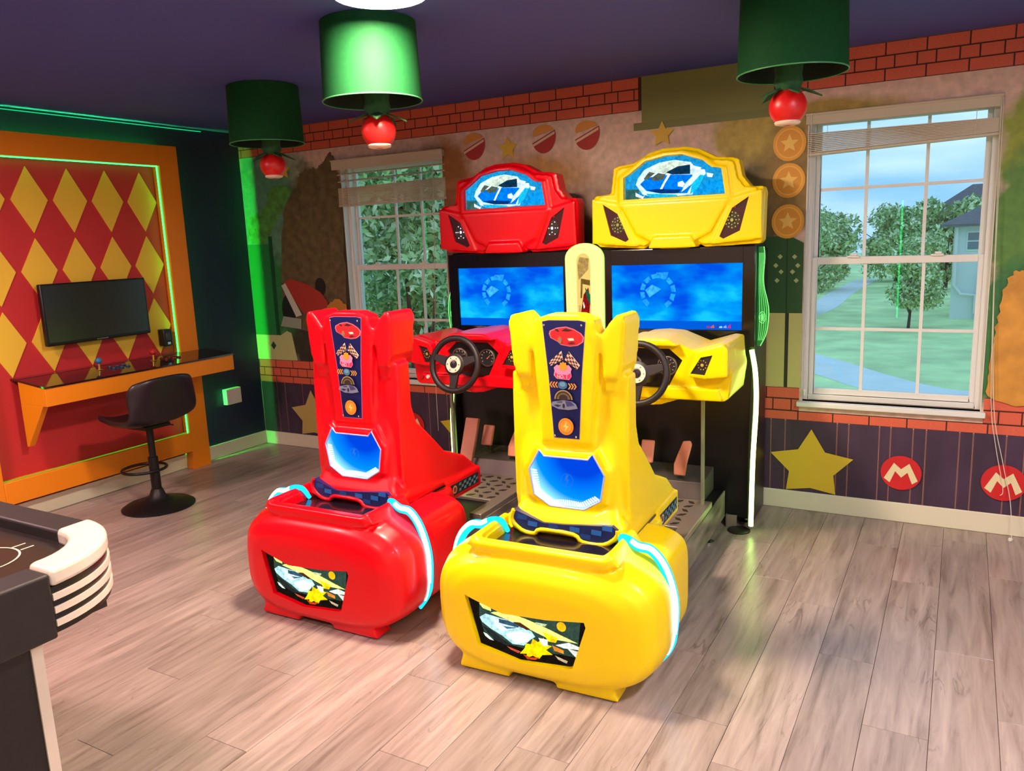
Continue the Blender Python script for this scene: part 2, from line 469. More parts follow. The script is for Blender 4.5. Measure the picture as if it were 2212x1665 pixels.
wallprint('printed_tree', [(leafy([(.05, 1.66), (.05, 1.83), (.12, 1.88), (.23, 1.92), (.28, 2.04), (.4, 2.08), (.53, 2.03), (.48, 1.96), (.38, 1.85), (.28, 1.73), (.22, 1.66)], .009, 7, 5), M_leafg)], 'green printed bush')
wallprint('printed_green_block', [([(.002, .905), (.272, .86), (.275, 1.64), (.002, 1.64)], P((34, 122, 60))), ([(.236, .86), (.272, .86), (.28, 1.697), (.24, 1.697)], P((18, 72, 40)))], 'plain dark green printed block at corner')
wallprint('printed_cream_block', [([(.002, .715), (.44, .715), (.4, .935), (.35, .95), (.28, .915), (.002, .915)], P((190, 196, 132))), ([(.16, .83), (.19, .865), (.22, .83), (.19, .795)], P((40, 66, 40)))])
wallprint('printed_cream_block', [([(3.9, .714), (4.185, .714), (4.185, 1.135), (3.9, 1.135)], P((196, 192, 118))), ([(4.205, .714), (4.275, .714), (4.275, 1.135), (4.205, 1.135)], P((200, 196, 122))), ([(4.185, .714), (4.205, .714), (4.205, 1.135), (4.185, 1.135)], P((36, 40, 24)))])
dm = [([(3.9, 1.135), (4.275, 1.135), (4.275, 1.52), (4.2, 1.56), (4.02, 1.56), (3.9, 1.52)], P((40, 84, 40))), ([(4.186, 1.135), (4.194, 1.135), (4.19, 1.56), (4.184, 1.56)], P((22, 48, 26)))]
for x, z in [(4.151, 1.448), (4.228, 1.446), (4.129, 1.4), (4.246, 1.398), (4.158, 1.365), (4.219, 1.364), (4.137, 1.317), (4.24, 1.316)]:
    dm.append(([(x-.014, z), (x, z-.014), (x+.014, z), (x, z+.014)], P((176, 190, 128))))
wallprint('printed_green_tile', dm, 'dark green printed tile with pale diamonds')
# coins
for z in (2.05, 1.856, 1.638):
    cx = 4.187
    poly = [p for p in ell(cx, z, .086, .092, 40)]
    wallprint('printed_coin', [(poly, P((238, 168, 56))), (ell(cx, z, .072, .078, 40), P((250, 190, 80))), (ell(cx, z, .066, .071, 40), P((232, 158, 50))), (star(cx, z, .05, .45), P((255, 208, 104)))], 'orange printed disc with star relief')
# three plain round red bowls with cream bands
for x, z in ((2.19, 2.215), (2.705, 2.215), (3.0, 2.21)):
    wallprint('printed_red_bowl', [(ell(x, z+.03, .075, .05, 24, .35, PI+.35), P((222, 150, 62))), (ell(x, z+.01, .085, .1, 24, PI+.35, 2*PI+.35), P((176, 44, 40))), ([(x-.078, z-.032), (x-.078, z-.048), (x+.078, z+.02), (x+.078, z+.036)], P((222, 196, 160)))], 'plain red printed bowl shape with cream band')
# plain stars
M_star = mat('printed_star_yellow', (226, 186, 62), .6)
for x, z, r in ((.471, 2.185, .07), (2.446, 2.176, .075), (3.476, 2.165, .075)):
    wallprint('printed_star', [(star(x, z, r, .5), M_star)], 'small plain yellow printed star')
big = [(4.343, .48), (4.419, .352), (4.567, .326), (4.467, .222), (4.48, .112), (4.345, .135), (4.212, .112), (4.227, .222), (4.121, .326), (4.274, .357)]
wallprint('printed_star', [(big, mat('printed_big_star', (222, 190, 48), .6))], 'large plain yellow printed star')
wallprint('printed_star', [([(x-4.343+.555, z) for x, z in big], mat('printed_big_star_pale', (196, 176, 96), .6))], 'large pale yellow printed star by the corner')
wallprint('printed_star', [([(x-4.343+2.02, z) for x, z in big], mat('printed_big_star', (222, 190, 48), .6))])
# round emblems with a capital M
Ml = [(4.722, .244), (4.769, .333), (4.805, .301), (4.844, .335), (4.888, .242), (4.861, .222), (4.837, .284), (4.807, .254), (4.777, .287), (4.752, .222)]
for cx in (4.807, 5.28, 1.554, 5.75):
    wallprint('printed_emblem', [(ell(cx, .277, .1, .095, 40), P((206, 30, 34))), ([(x-4.805+cx, z-.003) for x, z in Ml], P((232, 220, 172)))], 'red round emblem with cream letter M')
# plain small red cart shape and orange bush near the left window; golden shrub at the far right
wallprint('printed_cart', [(ell(.40, 1.12, .07, .12, 20), P((24, 22, 22))), (ell(.75, 1.3, .05, .07, 20), P((24, 22, 22))), ([(.38, 1.34), (.45, 1.365), (.63, 1.318), (.75, 1.26), (.82, 1.18), (.80, 1.14), (.56, 1.09), (.47, 1.2)], P((168, 52, 44))), ([(.345, 1.312), (.39, 1.33), (.54, 1.082), (.476, 1.066)], P((196, 196, 176))), ([(.3, .99), (.52, .97), (.53, 1.05), (.34, 1.07)], P((150, 160, 140)))], 'plain red printed cart shape')
wallprint('printed_bush', [(leafy([(.75, 1.12), (.83, 1.17), (.91, 1.212), (.97, 1.178), (1.0, 1.13), (1.0, .75), (.62, .75)], .006, 5, 9), P((196, 132, 52)))])
wallprint('printed_bush', [(leafy([(5.2, .715), (5.185, .9), (5.2, 1.1), (5.23, 1.3), (5.3, 1.36), (5.42, 1.33), (5.5, 1.1), (5.5, .715)], .008, 8, 12), mat('printed_gold_foliage', (214, 152, 58), .6, noise=((9, 9, 9), .3)))], 'golden printed shrub')

# ---- baseboards
M_base = mat('baseboard_paint', (226, 222, 196), .4)
def basebd(name, x0, x1, y0, y1):
    return tag(MB().box(x0, x1, y0, y1, 0, .108).build(name, M_base, bevel=.004), kind='structure')
basebd('baseboard_back', .015, RX, -.015, -.003)
basebd('baseboard_left', .0, .015, -5.9, -.0)

# ---- windows
M_frame = mat('window_vinyl', (232, 232, 226), .35)
def glass_mat():
    m = bpy.data.materials.new('window_glass'); m.use_nodes = True
    nt = m.node_tree; nt.nodes.clear(); N = nt.nodes.new; L = nt.links.new
    o = N('ShaderNodeOutputMaterial'); t = N('ShaderNodeBsdfTransparent'); t.inputs[0].default_value = (.93, .97, .97, 1)
    g = N('ShaderNodeBsdfGlossy'); g.inputs['Roughness'].default_value = .0; fr = N('ShaderNodeFresnel'); fr.inputs['IOR'].default_value = 1.5
    mx = N('ShaderNodeMixShader'); L(fr.outputs[0], mx.inputs[0]); L(t.outputs[0], mx.inputs[1]); L(g.outputs[0], mx.inputs[2]); L(mx.outputs[0], o.inputs['Surface'])
    return m
M_glass = glass_mat()
def window(name, w, zm, ux, uz, lx, lz, label):
    e = tag(empty(name), label, kind='structure')
    x0, x1, z0, z1 = w
    fr = MB(); t = .03
    fr.box(x0, x0+t, .05, .14, z0, z1).box(x1-t, x1, .05, .14, z0, z1).box(x0+t, x1-t, .05, .14, z1-t, z1).box(x0+t, x1-t, .05, .14, z0, z0+t)
    fr.build('window_frame', M_frame, e, bevel=.003)
    MB().box(x0-.02, x1+.02, -.035, .05, z0-.03, z0).build('window_sill', M_frame, e, bevel=.005)
    rv = MB().box(x0+.0005, x0+.005, -.003, .05, z0, z1-.001).box(x1-.005, x1-.0005, -.003, .05, z0, z1-.001).box(x0+.005, x1-.005, -.003, .05, z1-.005, z1-.0005)
    rv.build('window_reveal', M_white, e)
    for (a, b, y0, y1, gx, gz, rail) in ((zm, z1-t, .10, .13, ux, uz, .022), (z0+t, zm+.035, .065, .095, lx, lz, .035)):
        s = MB(); xa, xb = x0+t, x1-t
        st = .026
        s.box(xa, xa+st, y0, y1, a, b).box(xb-st, xb, y0, y1, a, b).box(xa+st, xb-st, y0, y1, b-(.038 if y0 < .1 else rail), b).box(xa+st, xb-st, y0, y1, a, a+rail)
        s.build('sash', M_frame, e, bevel=.003)
        gxs = [xa+st]+gx+[xb-st]; gzs = [a+rail]+gz+[b-(.038 if y0 < .1 else rail)]
        ym = (y0+y1)/2
        for g in gx: MB().box(g-.008, g+.008, ym-.007, ym+.007, gzs[0], gzs[-1]).build('muntin', M_frame, e)
        for g in gz: MB().box(gxs[0], gxs[-1], ym-.0065, ym+.0065, g-.008, g+.008).build('muntin', M_frame, e)
        for i in range(len(gxs)-1):
            for j in range(len(gzs)-1):
                MB().add([(gxs[i], ym, gzs[j]), (gxs[i+1], ym, gzs[j]), (gxs[i+1], ym, gzs[j+1]), (gxs[i], ym, gzs[j+1])], [(0, 1, 2, 3)]).build('pane', M_glass, e, recalc=False)
    for lx_ in (x0+.24, x1-.24):
        MB().box(lx_-.03, lx_+.03, .05, .075, zm+.032, zm+.042).box(lx_-.012, lx_+.02, .045, .07, zm+.042, zm+.054).build('sash_lock', M_frame, e, bevel=.002)
    return e
window('window_1', WL, 1.42, [1.43, 1.66], [1.80], [1.43, 1.66], [1.05], 'white sash window behind the red machine')
window('window_2', WR, 1.40, [4.566, 4.85], [1.80], [4.58, 4.86], [1.043], 'white sash window beside the yellow machine')

# ---- blinds
M_slat = mat('blind_slat', (206, 196, 172), .5)
M_cord = mat('blind_cord', (225, 220, 205), .7)
def blind(loc_x0, loc_x1, ztop, val_h, y0, open_z, st0, st1, n, label):
    """st0 = (bottom, top) of the raised stack at the left end, st1 at the right end"""
    e = tag(empty('window_blind', (loc_x0, 0, st0[0])), label, 'blind'); zo = st0[0]; xw = loc_x1-loc_x0
    def B(x0, x1, ya, yb, z0, z1): return MB().box(x0, x1, ya, yb, z0-zo, z1-zo)
    B(0, xw, y0, y0+.014, ztop-val_h, ztop).build('valance', M_slat, e, bevel=.005)
    B(0, xw, y0-.008, y0+.016, ztop-.012, ztop).build('valance_lip', M_slat, e, bevel=.003)
    B(.01, xw-.01, y0+.016, .045, ztop-.045, ztop-.003).build('headrail', M_slat, e, bevel=.003)
    def slat(za, zb, tilt=0.0):
        ya, yb = -.004, .046
        vs = []
        for x, z in ((.012, za-zo), (xw-.012, zb-zo)):
            vs += [(x, ya, z-tilt), (x, yb, z+tilt), (x, yb, z+tilt+.0058), (x, ya, z-tilt+.0058)]
        MB().add(vs, [(0, 1, 2, 3), (7, 6, 5, 4), (0, 4, 5, 1), (1, 5, 6, 2), (2, 6, 7, 3), (3, 7, 4, 0)]).build('slat', M_slat, e)
    for z in open_z: slat(z[0], z[1], .006)
    for i in range(n):
        t = i/(n-1)
        slat(st0[0]+.016+(st0[1]-st0[0]-.018)*t, st1[0]+.016+(st1[1]-st1[0]-.018)*t, .0015)
    vs = []
    for x, z in ((.01, 0), (xw-.01, st1[0]-zo)):
        vs += [(x, -.006, z), (x, .048, z), (x, .048, z+.013), (x, -.006, z+.013)]
    MB().add(vs, [(0, 1, 2, 3), (7, 6, 5, 4), (0, 4, 5, 1), (1, 5, 6, 2), (2, 6, 7, 3), (3, 7, 4, 0)]).build('bottom_rail', M_slat, e, bevel=.002)
    for fx in (.11, xw-.11):
        MB().tube([(fx, -.006, ztop-.02-zo), (fx, -.007, st0[0]+(st1[0]-st0[0])*fx/xw-zo)], .0013, 5).build('ladder_cord', M_cord, e)
    return e
b1 = blind(.985, 1.96, 2.215, .07, -.05, [(2.115, 2.12), (2.065, 2.08)], (1.885, 2.015), (1.89, 2.03), 15, 'raised tan slat blind in the window behind the red machine')
b2 = blind(4.268, 5.166, 2.193, .058, -.012, [], (1.975, 2.09), (2.004, 2.083), 11, 'raised tan slat blind in the window beside the yellow machine')
MB().tube([(.03, -.02, .22), (.034, -.028, -.4), (.035, -.03, -1.26)], .0016, 5).build('wand_cord', M_cord, b2)
MB().lathe([(.004, 0), (.008, .004), (.008, .022), (.011, .026), (.011, .034), (.005, .04)], 12, Matrix.Translation((.035, -.03, -1.30))).build('cord_tassel', M_frame, b2, smooth=40)
for k, (pts) in enumerate([[(.885, -.02, .2), (.905, -.03, -.6), (.93, -.032, -1.25), (.965, -.03, -1.5), (1.01, -.03, -1.72), (1.0, -.03, -1.76)], [(.895, -.02, .2), (.91, -.035, -.7), (.945, -.036, -1.3), (1.0, -.034, -1.58), (1.045, -.04, -1.78), (1.06, -.09, -1.96), (1.05, -.12, -1.972)]]):
    MB().tube(smoothpath(pts, 5), .0018, 5).build('pull_cord', M_cord, b2)
MB().lathe([(.004, 0), (.010, .003), (.010, .014), (.005, .018)], 12, Matrix.Translation((1.055, -.105, -1.972))).build('cord_knob', M_frame, b2, smooth=40)
for pts in ([(.13, -.03, .2), (.14, -.035, -.3), (.145, -.035, -.72)], [(.9, -.05, .2), (.86, -.05, -.6), (.83, -.06, -1.2), (.82, -.05, -1.62)]):
    MB().tube(smoothpath(pts, 4), .0018, 5).build('pull_cord', M_cord, b1)
MB().lathe([(.003, 0), (.008, .01), (.008, .028), (.004, .036)], 10, Matrix.Translation((.145, -.035, -.756))).build('cord_tassel', M_frame, b1, smooth=40)

# ================================================================== LEFT WALL
M_orange = mat('orange_paint', (236, 138, 14), .45)
M_redpan = mat('red_panel_paint', (188, 40, 44), .55, noise=((4, 4, 4), .06))
M_dia = mat('yellow_diamond_paint', (232, 190, 58), .5)
M_led = glow('green_led', (40, 255, 96), LEDG)
M_led2 = glow('green_led_inner', (40, 255, 90), LEDI)
XF, XFB = .10, .024
dz0 = .888
YO, YI, YLO, YLI = -.66, -.815, -2.31, -2.155
ZTO, ZTI, ZBI, ZBO = 2.345, 2.205, .28, .139
fp = tag(empty('diamond_wall_panel', (0, -1.485, 0)), 'orange framed red wall panel with yellow diamonds and green edge light', 'wall panel')
def L(mb): # world -> local of the panel empty
    mb.v = [(x, y+1.485, z) for x, y, z in mb.v]; return mb
L(MB().box(.001, .02, YLI+.002, YI-.002, ZBO+.02, ZTI-.002)).build('back_panel', M_redpan, fp)
L(MB().box(XFB, XF, YI, YO, .0, ZTO)).build('frame_stile', M_orange, fp, bevel=.003)
L(MB().box(XFB, XF, YLO, YLI, .0, ZTO)).build('frame_stile', M_orange, fp, bevel=.003)
L(MB().box(XFB, XF, YLI, YI, ZTI, ZTO)).build('frame_rail', M_orange, fp, bevel=.003)
L(MB().box(XFB, XF, YLI, YI, ZBO, ZBI)).build('frame_rail', M_orange, fp, bevel=.003)
for y in (-.805, -2.165):
    L(MB().box(.001, XFB, y-.005, y+.005, .12, ZTO-.13)).build('frame_batten', M_orange, fp)
for z in (2.215, .2):
    L(MB().box(.001, XFB, YLI-.0, YI+.0, z-.005, z+.005)).build('frame_batten', M_orange, fp)
# light strips: outer one behind the frame washes the wall, inner one edges the red panel
L(MB().box(.002, .012, YO-.12, YO-.112, .14, ZTO-.1)).build('led_strip', M_led, fp)
L(MB().box(.002, .012, YLO+.1, YO-.1, ZTO-.09, ZTO-.082)).build('led_strip', M_led, fp)
L(MB().box(XF-.032, XF-.026, YI-.007, YI-.001, ZBI+.0, ZTI)).build('led_strip', M_led2, fp)
L(MB().box(XF-.032, XF-.026, YLI+.001, YLI+.007, ZBI, ZTI)).build('led_strip', M_led2, fp)
L(MB().box(XF-.032, XF-.026, YLI, YI, ZTI-.007, ZTI-.001)).build('led_strip', M_led2, fp)
L(MB().box(XF-.032, XF-.028, YLI, YI, ZBI+.001, ZBI+.004)).build('led_strip', glow('dim_green_led', (90, 235, 60), .8), fp)
dme = None
for zc in (1.957, 1.524, 1.091):
    for yc in (-.93, -1.19, -1.45, -1.71, -1.97):
        if dme is None:
            dme = MB().prism([(-.113, 0), (0, -.2), (.113, 0), (0, .2)], 'x', 0, .006).mesh('diamond', M_dia)
        o = link('diamond', dme, fp); o.location = (.02, yc+1.485, zc)
L(MB().box(.02, XF, -1.985, YI-.008, dz0-.012, dz0)).build('desk_ledge', mat('tinted_desk_top', (46, 24, 26), .07, spec=.8, coat=.5), fp)
# white blank plate on the navy wall
pl = tag(MB().box(.0, .045, -.405, -.257, .402, .527).build('wall_plate', M_white, bevel=.004), 'blank white square wall box on navy wall', 'wall plate')
# glowing line standing in for green light leaking onto the ceiling edge
tag(MB().box(.002, .008, -2.6, -.35, 2.482, 2.487).build('ceiling_light_leak', glow('leak_glow', (20, 220, 130), LEAK)), 'thin green glow standing in for light leaked onto the ceiling edge above the diamond panel', 'light leak')

# ---- control desk with tinted top
M_deskt = mat('tinted_desk_top', (46, 24, 26), .07, spec=.8, coat=.5)
dk = tag(empty('control_desk', (0, -1.287, 0)), 'orange wall desk with glossy tinted top and two joysticks', 'desk')
DY0, DY1, DX = -1.99+1.287, -.585+1.287, .38
def dz(x): return .897-(.897-.857)*x/DX
X0 = .102
top = MB().add([(X0, DY0, dz(X0)-.012), (DX, DY0, dz(DX)-.012), (DX, DY1, dz(DX)-.012), (X0, DY1, dz(X0)-.012), (X0, DY0, dz(X0)), (DX, DY0, dz(DX)), (DX, DY1, dz(DX)), (X0, DY1, dz(X0))], [(3, 2, 1, 0), (4, 5, 6, 7), (0, 1, 5, 4), (1, 2, 6, 5), (2, 3, 7, 6), (3, 0, 4, 7)])
top.build('desk_top', M_deskt, dk)
MB().box(DX-.025, DX-.003, DY0+.003, DY1-.003, .737, dz(DX)-.012).build('front_apron', M_orange, dk, bevel=.002)
for y in (DY0+.003, DY1-.025):
    MB().prism([(X0, .737), (DX-.025, .737), (DX-.025, dz(DX-.025)-.012), (X0, dz(X0)-.012)], 'y', y, y+.022).build('side_apron', M_orange, dk, bevel=.002)
MB().box(X0, DX-.025, DY0+.025, DY1-.025, .745, .755).build('desk_bottom', M_orange, dk)
for y in (DY0,):
    MB().prism([(X0, .737), (.33, .737), (X0+.02, .47), (X0, .47)], 'y', y+.002, y+.04).build('brace', M_orange, dk, bevel=.003)
def joystick(x, y, col, nm):
    z = dz(x)
    MB().lathe([(.022, z), (.022, z+.003), (.008, z+.004), (.006, z+.05)], 16, Matrix.Translation((x, y, 0))).build('joystick_shaft', mat('brass_shaft', (200, 160, 70), .3, .8), dk, smooth=40)
    MB().sphere((x, y, z+.06), .021, 10).build('joystick_ball', mat(nm, col, .2, coat=.5), dk, smooth=60)
joystick(.2, -1.52+1.287, (40, 120, 170), 'blue_ball')
joystick(.2, -1.12+1.287, (200, 24, 30), 'red_ball')
for y0, cc in ((-1.44, (36, 70, 96)), (-1.04, (110, 28, 30))):
    for i in range(3):
        for j in range(2):
            x = .185+.045*j+.01*(i % 2); y = y0+1.287+.05*i
            MB().lathe([(.0155, dz(x)), (.0155, dz(x)+.005), (.011, dz(x)+.006), (.010, dz(x)+.010), (.001, dz(x)+.0105)], 14, Matrix.Translation((x, y, 0))).build('push_button', mat('button_%d' % cc[0], cc, .25), dk, smooth=40)

# ---- wall television and small black box
tv = tag(empty('wall_television', (.02, -1.41, 1.25)), 'switched-off flat black television on the diamond panel', 'television')
MB().box(.05, .085, -.365, .365, -.193, .193).build('housing', M_black, tv, bevel=.006)
MB().box(.085, .0862, -.352, .352, -.172, .182).build('screen', mat('dark_screen', (40, 44, 36), .22, spec=.6), tv)
MB().box(.007, .05, -.12, .12, -.1, .1).build('wall_mount', M_blackm, tv)
MB().box(.085, .09, -.04, .04, -.187, -.18).build('logo_bar', M_chrome, tv)
sb = tag(empty('coin_switch_box', (.02, -.9, 1.005)), 'small black switch box on the panel right of the television', 'switch box')
MB().box(.007, .07, -.035, .035, -.06, .06).build('housing', M_black, sb, bevel=.004)
MB().box(.07, .074, -.018, .018, -.02, .035).build('rocker', mat('dark_grey', (60, 60, 66), .4), sb, bevel=.002)
MB().box(.07, .074, -.012, .012, -.048, -.032).build('slot', M_chrome, sb)

# ================================================================== STOOL
M_leather = mat('dark_leather', (30, 22, 30), .36, noise=((40, 40, 40), .2))
st = tag(empty('bar_stool', (.6, -1.5, 0), math.radians(180)), 'dark leather bucket bar stool on a round black base', 'stool')
MB().lathe([(.001, 0), (.22, 0), (.222, .008), (.20, .022), (.10, .045), (.05, .075), (.038, .11), (.033, .12)], 40).build('base', M_blackm, st, smooth=50)
MB().lathe([(.03, .1), (.03, .33), (.021, .335), (.021, .53), (.001, .53)], 20).build('column', M_blackm, st, smooth=50)
MB().tube([(.10+.13*math.cos(2*PI*i/28), .135*math.sin(2*PI*i/28), .24) for i in range(28)], .0095, 8, True).build('foot_ring', M_blackm, st, smooth=60)
MB().tube([(.0, -.05, .535), (.02, -.15, .505), (.02, -.19, .495)], .005, 6).build('lift_lever', M_blackm, st, smooth=60)
MB().box(-.09, .09, -.09, .09, .525, .545).build('seat_plate', M_blackm, st)
prof = [(.235, .565, .17), (.22, .58, .2), (.12, .566, .225), (0, .556, .235), (-.10, .563, .24), (-.165, .593, .24), (-.195, .66, .24), (-.215, .76, .238), (-.23, .835, .228), (-.236, .868, .2)]
mb = MB(); NU = 12
rows = []
for f, z, hw in prof:
    row = []
    for i in range(NU+1):
        u = -1+2*i/NU; e = abs(u)**3
        back = min(1, max(0, (z-.58)/.2)) if f < 0 else 0
        row.append((f+.075*e*back, hw*u, z+.035*e*(1-back)-(.03*e if z > .82 else 0)))
    rows.append(row)
for r in rows: mb.v += r
for i in range(len(rows)-1):
    for j in range(NU):
        a = i*(NU+1)+j; mb.f.append((a, a+1, a+NU+2, a+NU+1)); mb.m.append(0)
so = mb.build('seat_shell', M_leather, st, smooth=80, recalc=False)
md = so.modifiers.new('solid', 'SOLIDIFY'); md.thickness = .034; md.offset = 0
md = so.modifiers.new('sub', 'SUBSURF'); md.levels = 2; md.render_levels = 2

# ================================================================== AIR HOCKEY TABLE
M_tab = mat('black_table_vinyl', (34, 28, 28), .55, noise=((30, 30, 30), .15))
M_cap = mat('cream_corner_plastic', (236, 222, 206), .25, coat=.4)
ht = tag(empty('air_hockey_table', (2.4, -4.25, 0)), 'black air hockey table with striped cream corner cap', 'table')
def H(mb): mb.v = [(x-2.4, y+4.25, z) for x, y, z in mb.v]; return mb
ZT = .8
HX0, HX1, HY0, HY1 = 1.78, 3.02, -5.3, -3.235
H(MB().box(HX0+.05, HX1-.1, HY0+.05, HY1-.1, .60, .765)).build('play_surface', mat('dark_play_surface', (44, 36, 34), .3), ht)
H(MB().box(HX1-.1, HX1, HY0+.2, HY1-.3, .62, ZT)).build('side_rail', M_tab, ht, bevel=.008)
H(MB().box(HX0, HX0+.1, HY0+.2, HY1-.3, .62, ZT)).build('side_rail', M_tab, ht, bevel=.008)
H(MB().box(HX0+.3, HX1-.3, HY1-.1, HY1, .62, ZT)).build('end_rail', M_tab, ht, bevel=.008)
H(MB().box(HX0+.3, HX1-.3, HY0, HY0+.1, .62, ZT)).build('end_rail', M_tab, ht, bevel=.008)
def cap_poly(ins=0.0):
    cx, cy = HX1-.30, HY1-.30
    out = [(cx+(.3-ins)*math.cos(a), cy+(.3-ins)*math.sin(a)) for a in [PI/2*i/16 for i in range(17)]]
    inn = [(cx+.02+.17*math.cos(a), cy+.02+.17*math.sin(a)) for a in [PI/2*i/10 for i in range(11)]][::-1]
    return out+[(cx, cy+.2)]+inn+[(cx+.2, cy)]
for sx in (1, -1):
    for sy in (1, -1):
        def flip(p): return [(((HX0+HX1)/2+sx*(x-(HX0+HX1)/2)), ((HY0+HY1)/2+sy*(y-(HY0+HY1)/2))) for x, y in p]
        cp = H(MB().prism(flip(cap_poly()), 'z', ZT-.04, ZT+.008)).build('corner_cap', M_cap, ht, bevel=.012, seg=3)
        z = ZT-.04
        for k in range(4):
            H(MB().prism(flip(cap_poly(.006)), 'z', z-.018, z)).build('dark_stripe', M_black, ht, smooth=40)
            if k < 3: H(MB().prism(flip(cap_poly()), 'z', z-.036, z-.018)).build('cream_stripe', M_cap, ht, smooth=40)
            z -= .036
for (x0, x1) in ((HX1-.45, HX1-.12), (HX0+.12, HX0+.45)):
    for (y0, y1) in ((HY1-.72, HY1-.29), (HY0+.29, HY0+.72)):
        lg = H(MB().box(x0, x1, y0, y1, .0, .62)).build('leg', M_tab, ht, bevel=.006)
        xo = x1 if x0 > 2.4 else x0-.006
        yo = y1-.028 if y1 > -4.25 else y0
        H(MB().box(xo, xo+.006, yo, yo+.03, .0, .615)).build('leg_trim', M_cap, lg)
lines = MB()
def ringz(cx, cy, r, w):
    n = 40; vs = []; fs = []
    for i in range(n):
        a = 2*PI*i/n
        vs += [(cx+(r-w)*math.cos(a), cy+(r-w)*math.sin(a), .7662), (cx+r*math.cos(a), cy+r*math.sin(a), .7662)]
    for i in range(n):
        j = (i+1) % n; fs.append((2*i, 2*i+1, 2*j+1, 2*j))
    lines.add(vs, fs)
ringz(2.65, -3.53, .108, .006); ringz(2.15, -3.53, .108, .006); ringz(2.4, -4.27, .165, .008)
for lx in (2.632, 2.676, 2.128, 2.172): lines.box(lx-.003, lx+.003, -3.422, -3.384, .7655, .7662)
H(lines).build('line_print', mat('line_white', (226, 212, 190), .4), ht, recalc=False)

# ================================================================== CEILING LAMPS
M_shade = mat('green_lamp_shade', (9, 70, 30), .75, spec=.2, noise=((60, 60, 60), .12))
M_shadein = mat('dark_shade_lining', (14, 34, 20), .7)
M_ball = mat('red_ornament', (214, 26, 24), .35)
M_cream = mat('cream_ornament', (238, 216, 190), .45)
M_clo = mat('green_cloth', (30, 82, 40), .85, noise=((50, 50, 50), .3))
def lamp(x, y, label, ang):
    e = tag(empty('drum_lamp', (x, y, 2.5), ang), label, 'lamp', 'green drum lamps on the ceiling')
    R0, R1, h = .196, .205, .31
    MB().lathe([(R1, -h), (R0, -.002), (R0-.004, -.002), (R1-.004, -h)], 48, caps=False).loft([[(R1*math.cos(2*PI*a/48), R1*math.sin(2*PI*a/48), -h) for a in range(48)], [((R1-.004)*math.cos(2*PI*a/48), (R1-.004)*math.sin(2*PI*a/48), -h) for a in range(48)]], False).build('shade', M_shade, e, smooth=40)
    MB().lathe([(R1-.006, -h+.004), (R0-.006, -.01), (.001, -.009)], 40, caps=False).build('shade_lining', M_shadein, e, smooth=40)
    MB().tube([(R1*math.cos(2*PI*a/48), R1*math.sin(2*PI*a/48), -h) for a in range(48)], .0028, 6, True).build('shade_rim', mat('shade_rim', (70, 150, 90), .4), e, smooth=60)
    MB().lathe([(.06, -.02), (.062, -.2), (.05, -h), (.055, -h-.03), (.04, -h-.06), (.001, -h-.061)], 20, Matrix.Translation((.02, 0, 0))).build('sleeve', M_clo, e, smooth=60)
    for k in range(5):
        a = 2*PI*k/5+.3; c, s = math.cos(a), math.sin(a)
        pts = [(.02+.03*c, .03*s, -h-.045), (.02+.075*c-.025*s, .075*s+.025*c, -h-.062), (.02+.125*c, .125*s, -h-.085), (.02+.075*c+.025*s, .075*s-.025*c, -h-.062)]
        MB().add(pts+[(p[0], p[1], p[2]-.006) for p in pts], [(0, 1, 2, 3), (7, 6, 5, 4), (0, 4, 5, 1), (1, 5, 6, 2), (2, 6, 7, 3), (3, 7, 4, 0)]).build('leaf', M_clo, e)
    MB().sphere((.02, 0, -h-.12), .072, 12).build('round_ornament', M_ball, e, smooth=60)
    MB().lathe([(.03, -.012), (.046, -.008), (.05, .0), (.044, .008), (.03, .006)], 30, Matrix.Translation((.02, 0, -h-.12-.058))).build('ornament_cup', M_cream, e, smooth=50)
    return e
lamp(2.855, -1.865, 'green drum ceiling lamp next to the round white ceiling light', 0)
lamp(1.55, -1.2, 'green drum ceiling lamp nearest the navy wall', .6)
lamp(4.42, -1.25, 'green drum ceiling lamp above the yellow machine', 2.4)

# ---- round flush ceiling lights
def flush(x, y, label, s, col=(255, 226, 200)):
    e = tag(empty('flush_ceiling_light', (x, y, 2.5)), label, 'ceiling light', 'round flush ceiling lights')
    MB().lathe([(.175, -.002), (.175, -.03), (.165, -.038), (.160, -.03)], 40, caps=False).build('trim_ring', M_white, e, smooth=40)
    MB().lathe([(.16, -.002), (.16, -.03), (.001, -.036)], 40, caps=False).build('diffuser', glow('lamp_diffuser_%g_%d' % (s, col[2]), col, s), e, smooth=40)
flush(3.2, -2.22, 'round glowing flush ceiling light at the top edge', LAMP1)
for i, (x, y, c) in enumerate(((3.0, -4.7, (255, 226, 206)), (1.1, -3.6, (255, 204, 204)), (5.7, -2.7, (244, 240, 255)), (5.6, -4.9, (255, 232, 216)))):
    flush(x, y, ('round flush ceiling light over the air hockey table', 'round flush ceiling light near the navy wall, outside the frame', 'round flush ceiling light by the right-hand wall and window side', 'round flush ceiling light in the corner behind the camera')[i], LAMP2*(1.0, 2.0, 1.5, .8)[i], c)

# green light tube on the wall behind the camera (it mirrors in the window panes)
lt = tag(empty('wall_light_tube', (4.37, RY, .46)), 'vertical green light tube on the wall behind the camera', 'light tube')
MB().box(-.02, .02, .0, .015, 0, 1.43).build('mount', M_black, lt)
MB().tube([(0, .026, .02), (0, .026, 1.41)], .011, 10).build('tube', glow('green_tube', (40, 255, 110), 14.0), lt, smooth=60)

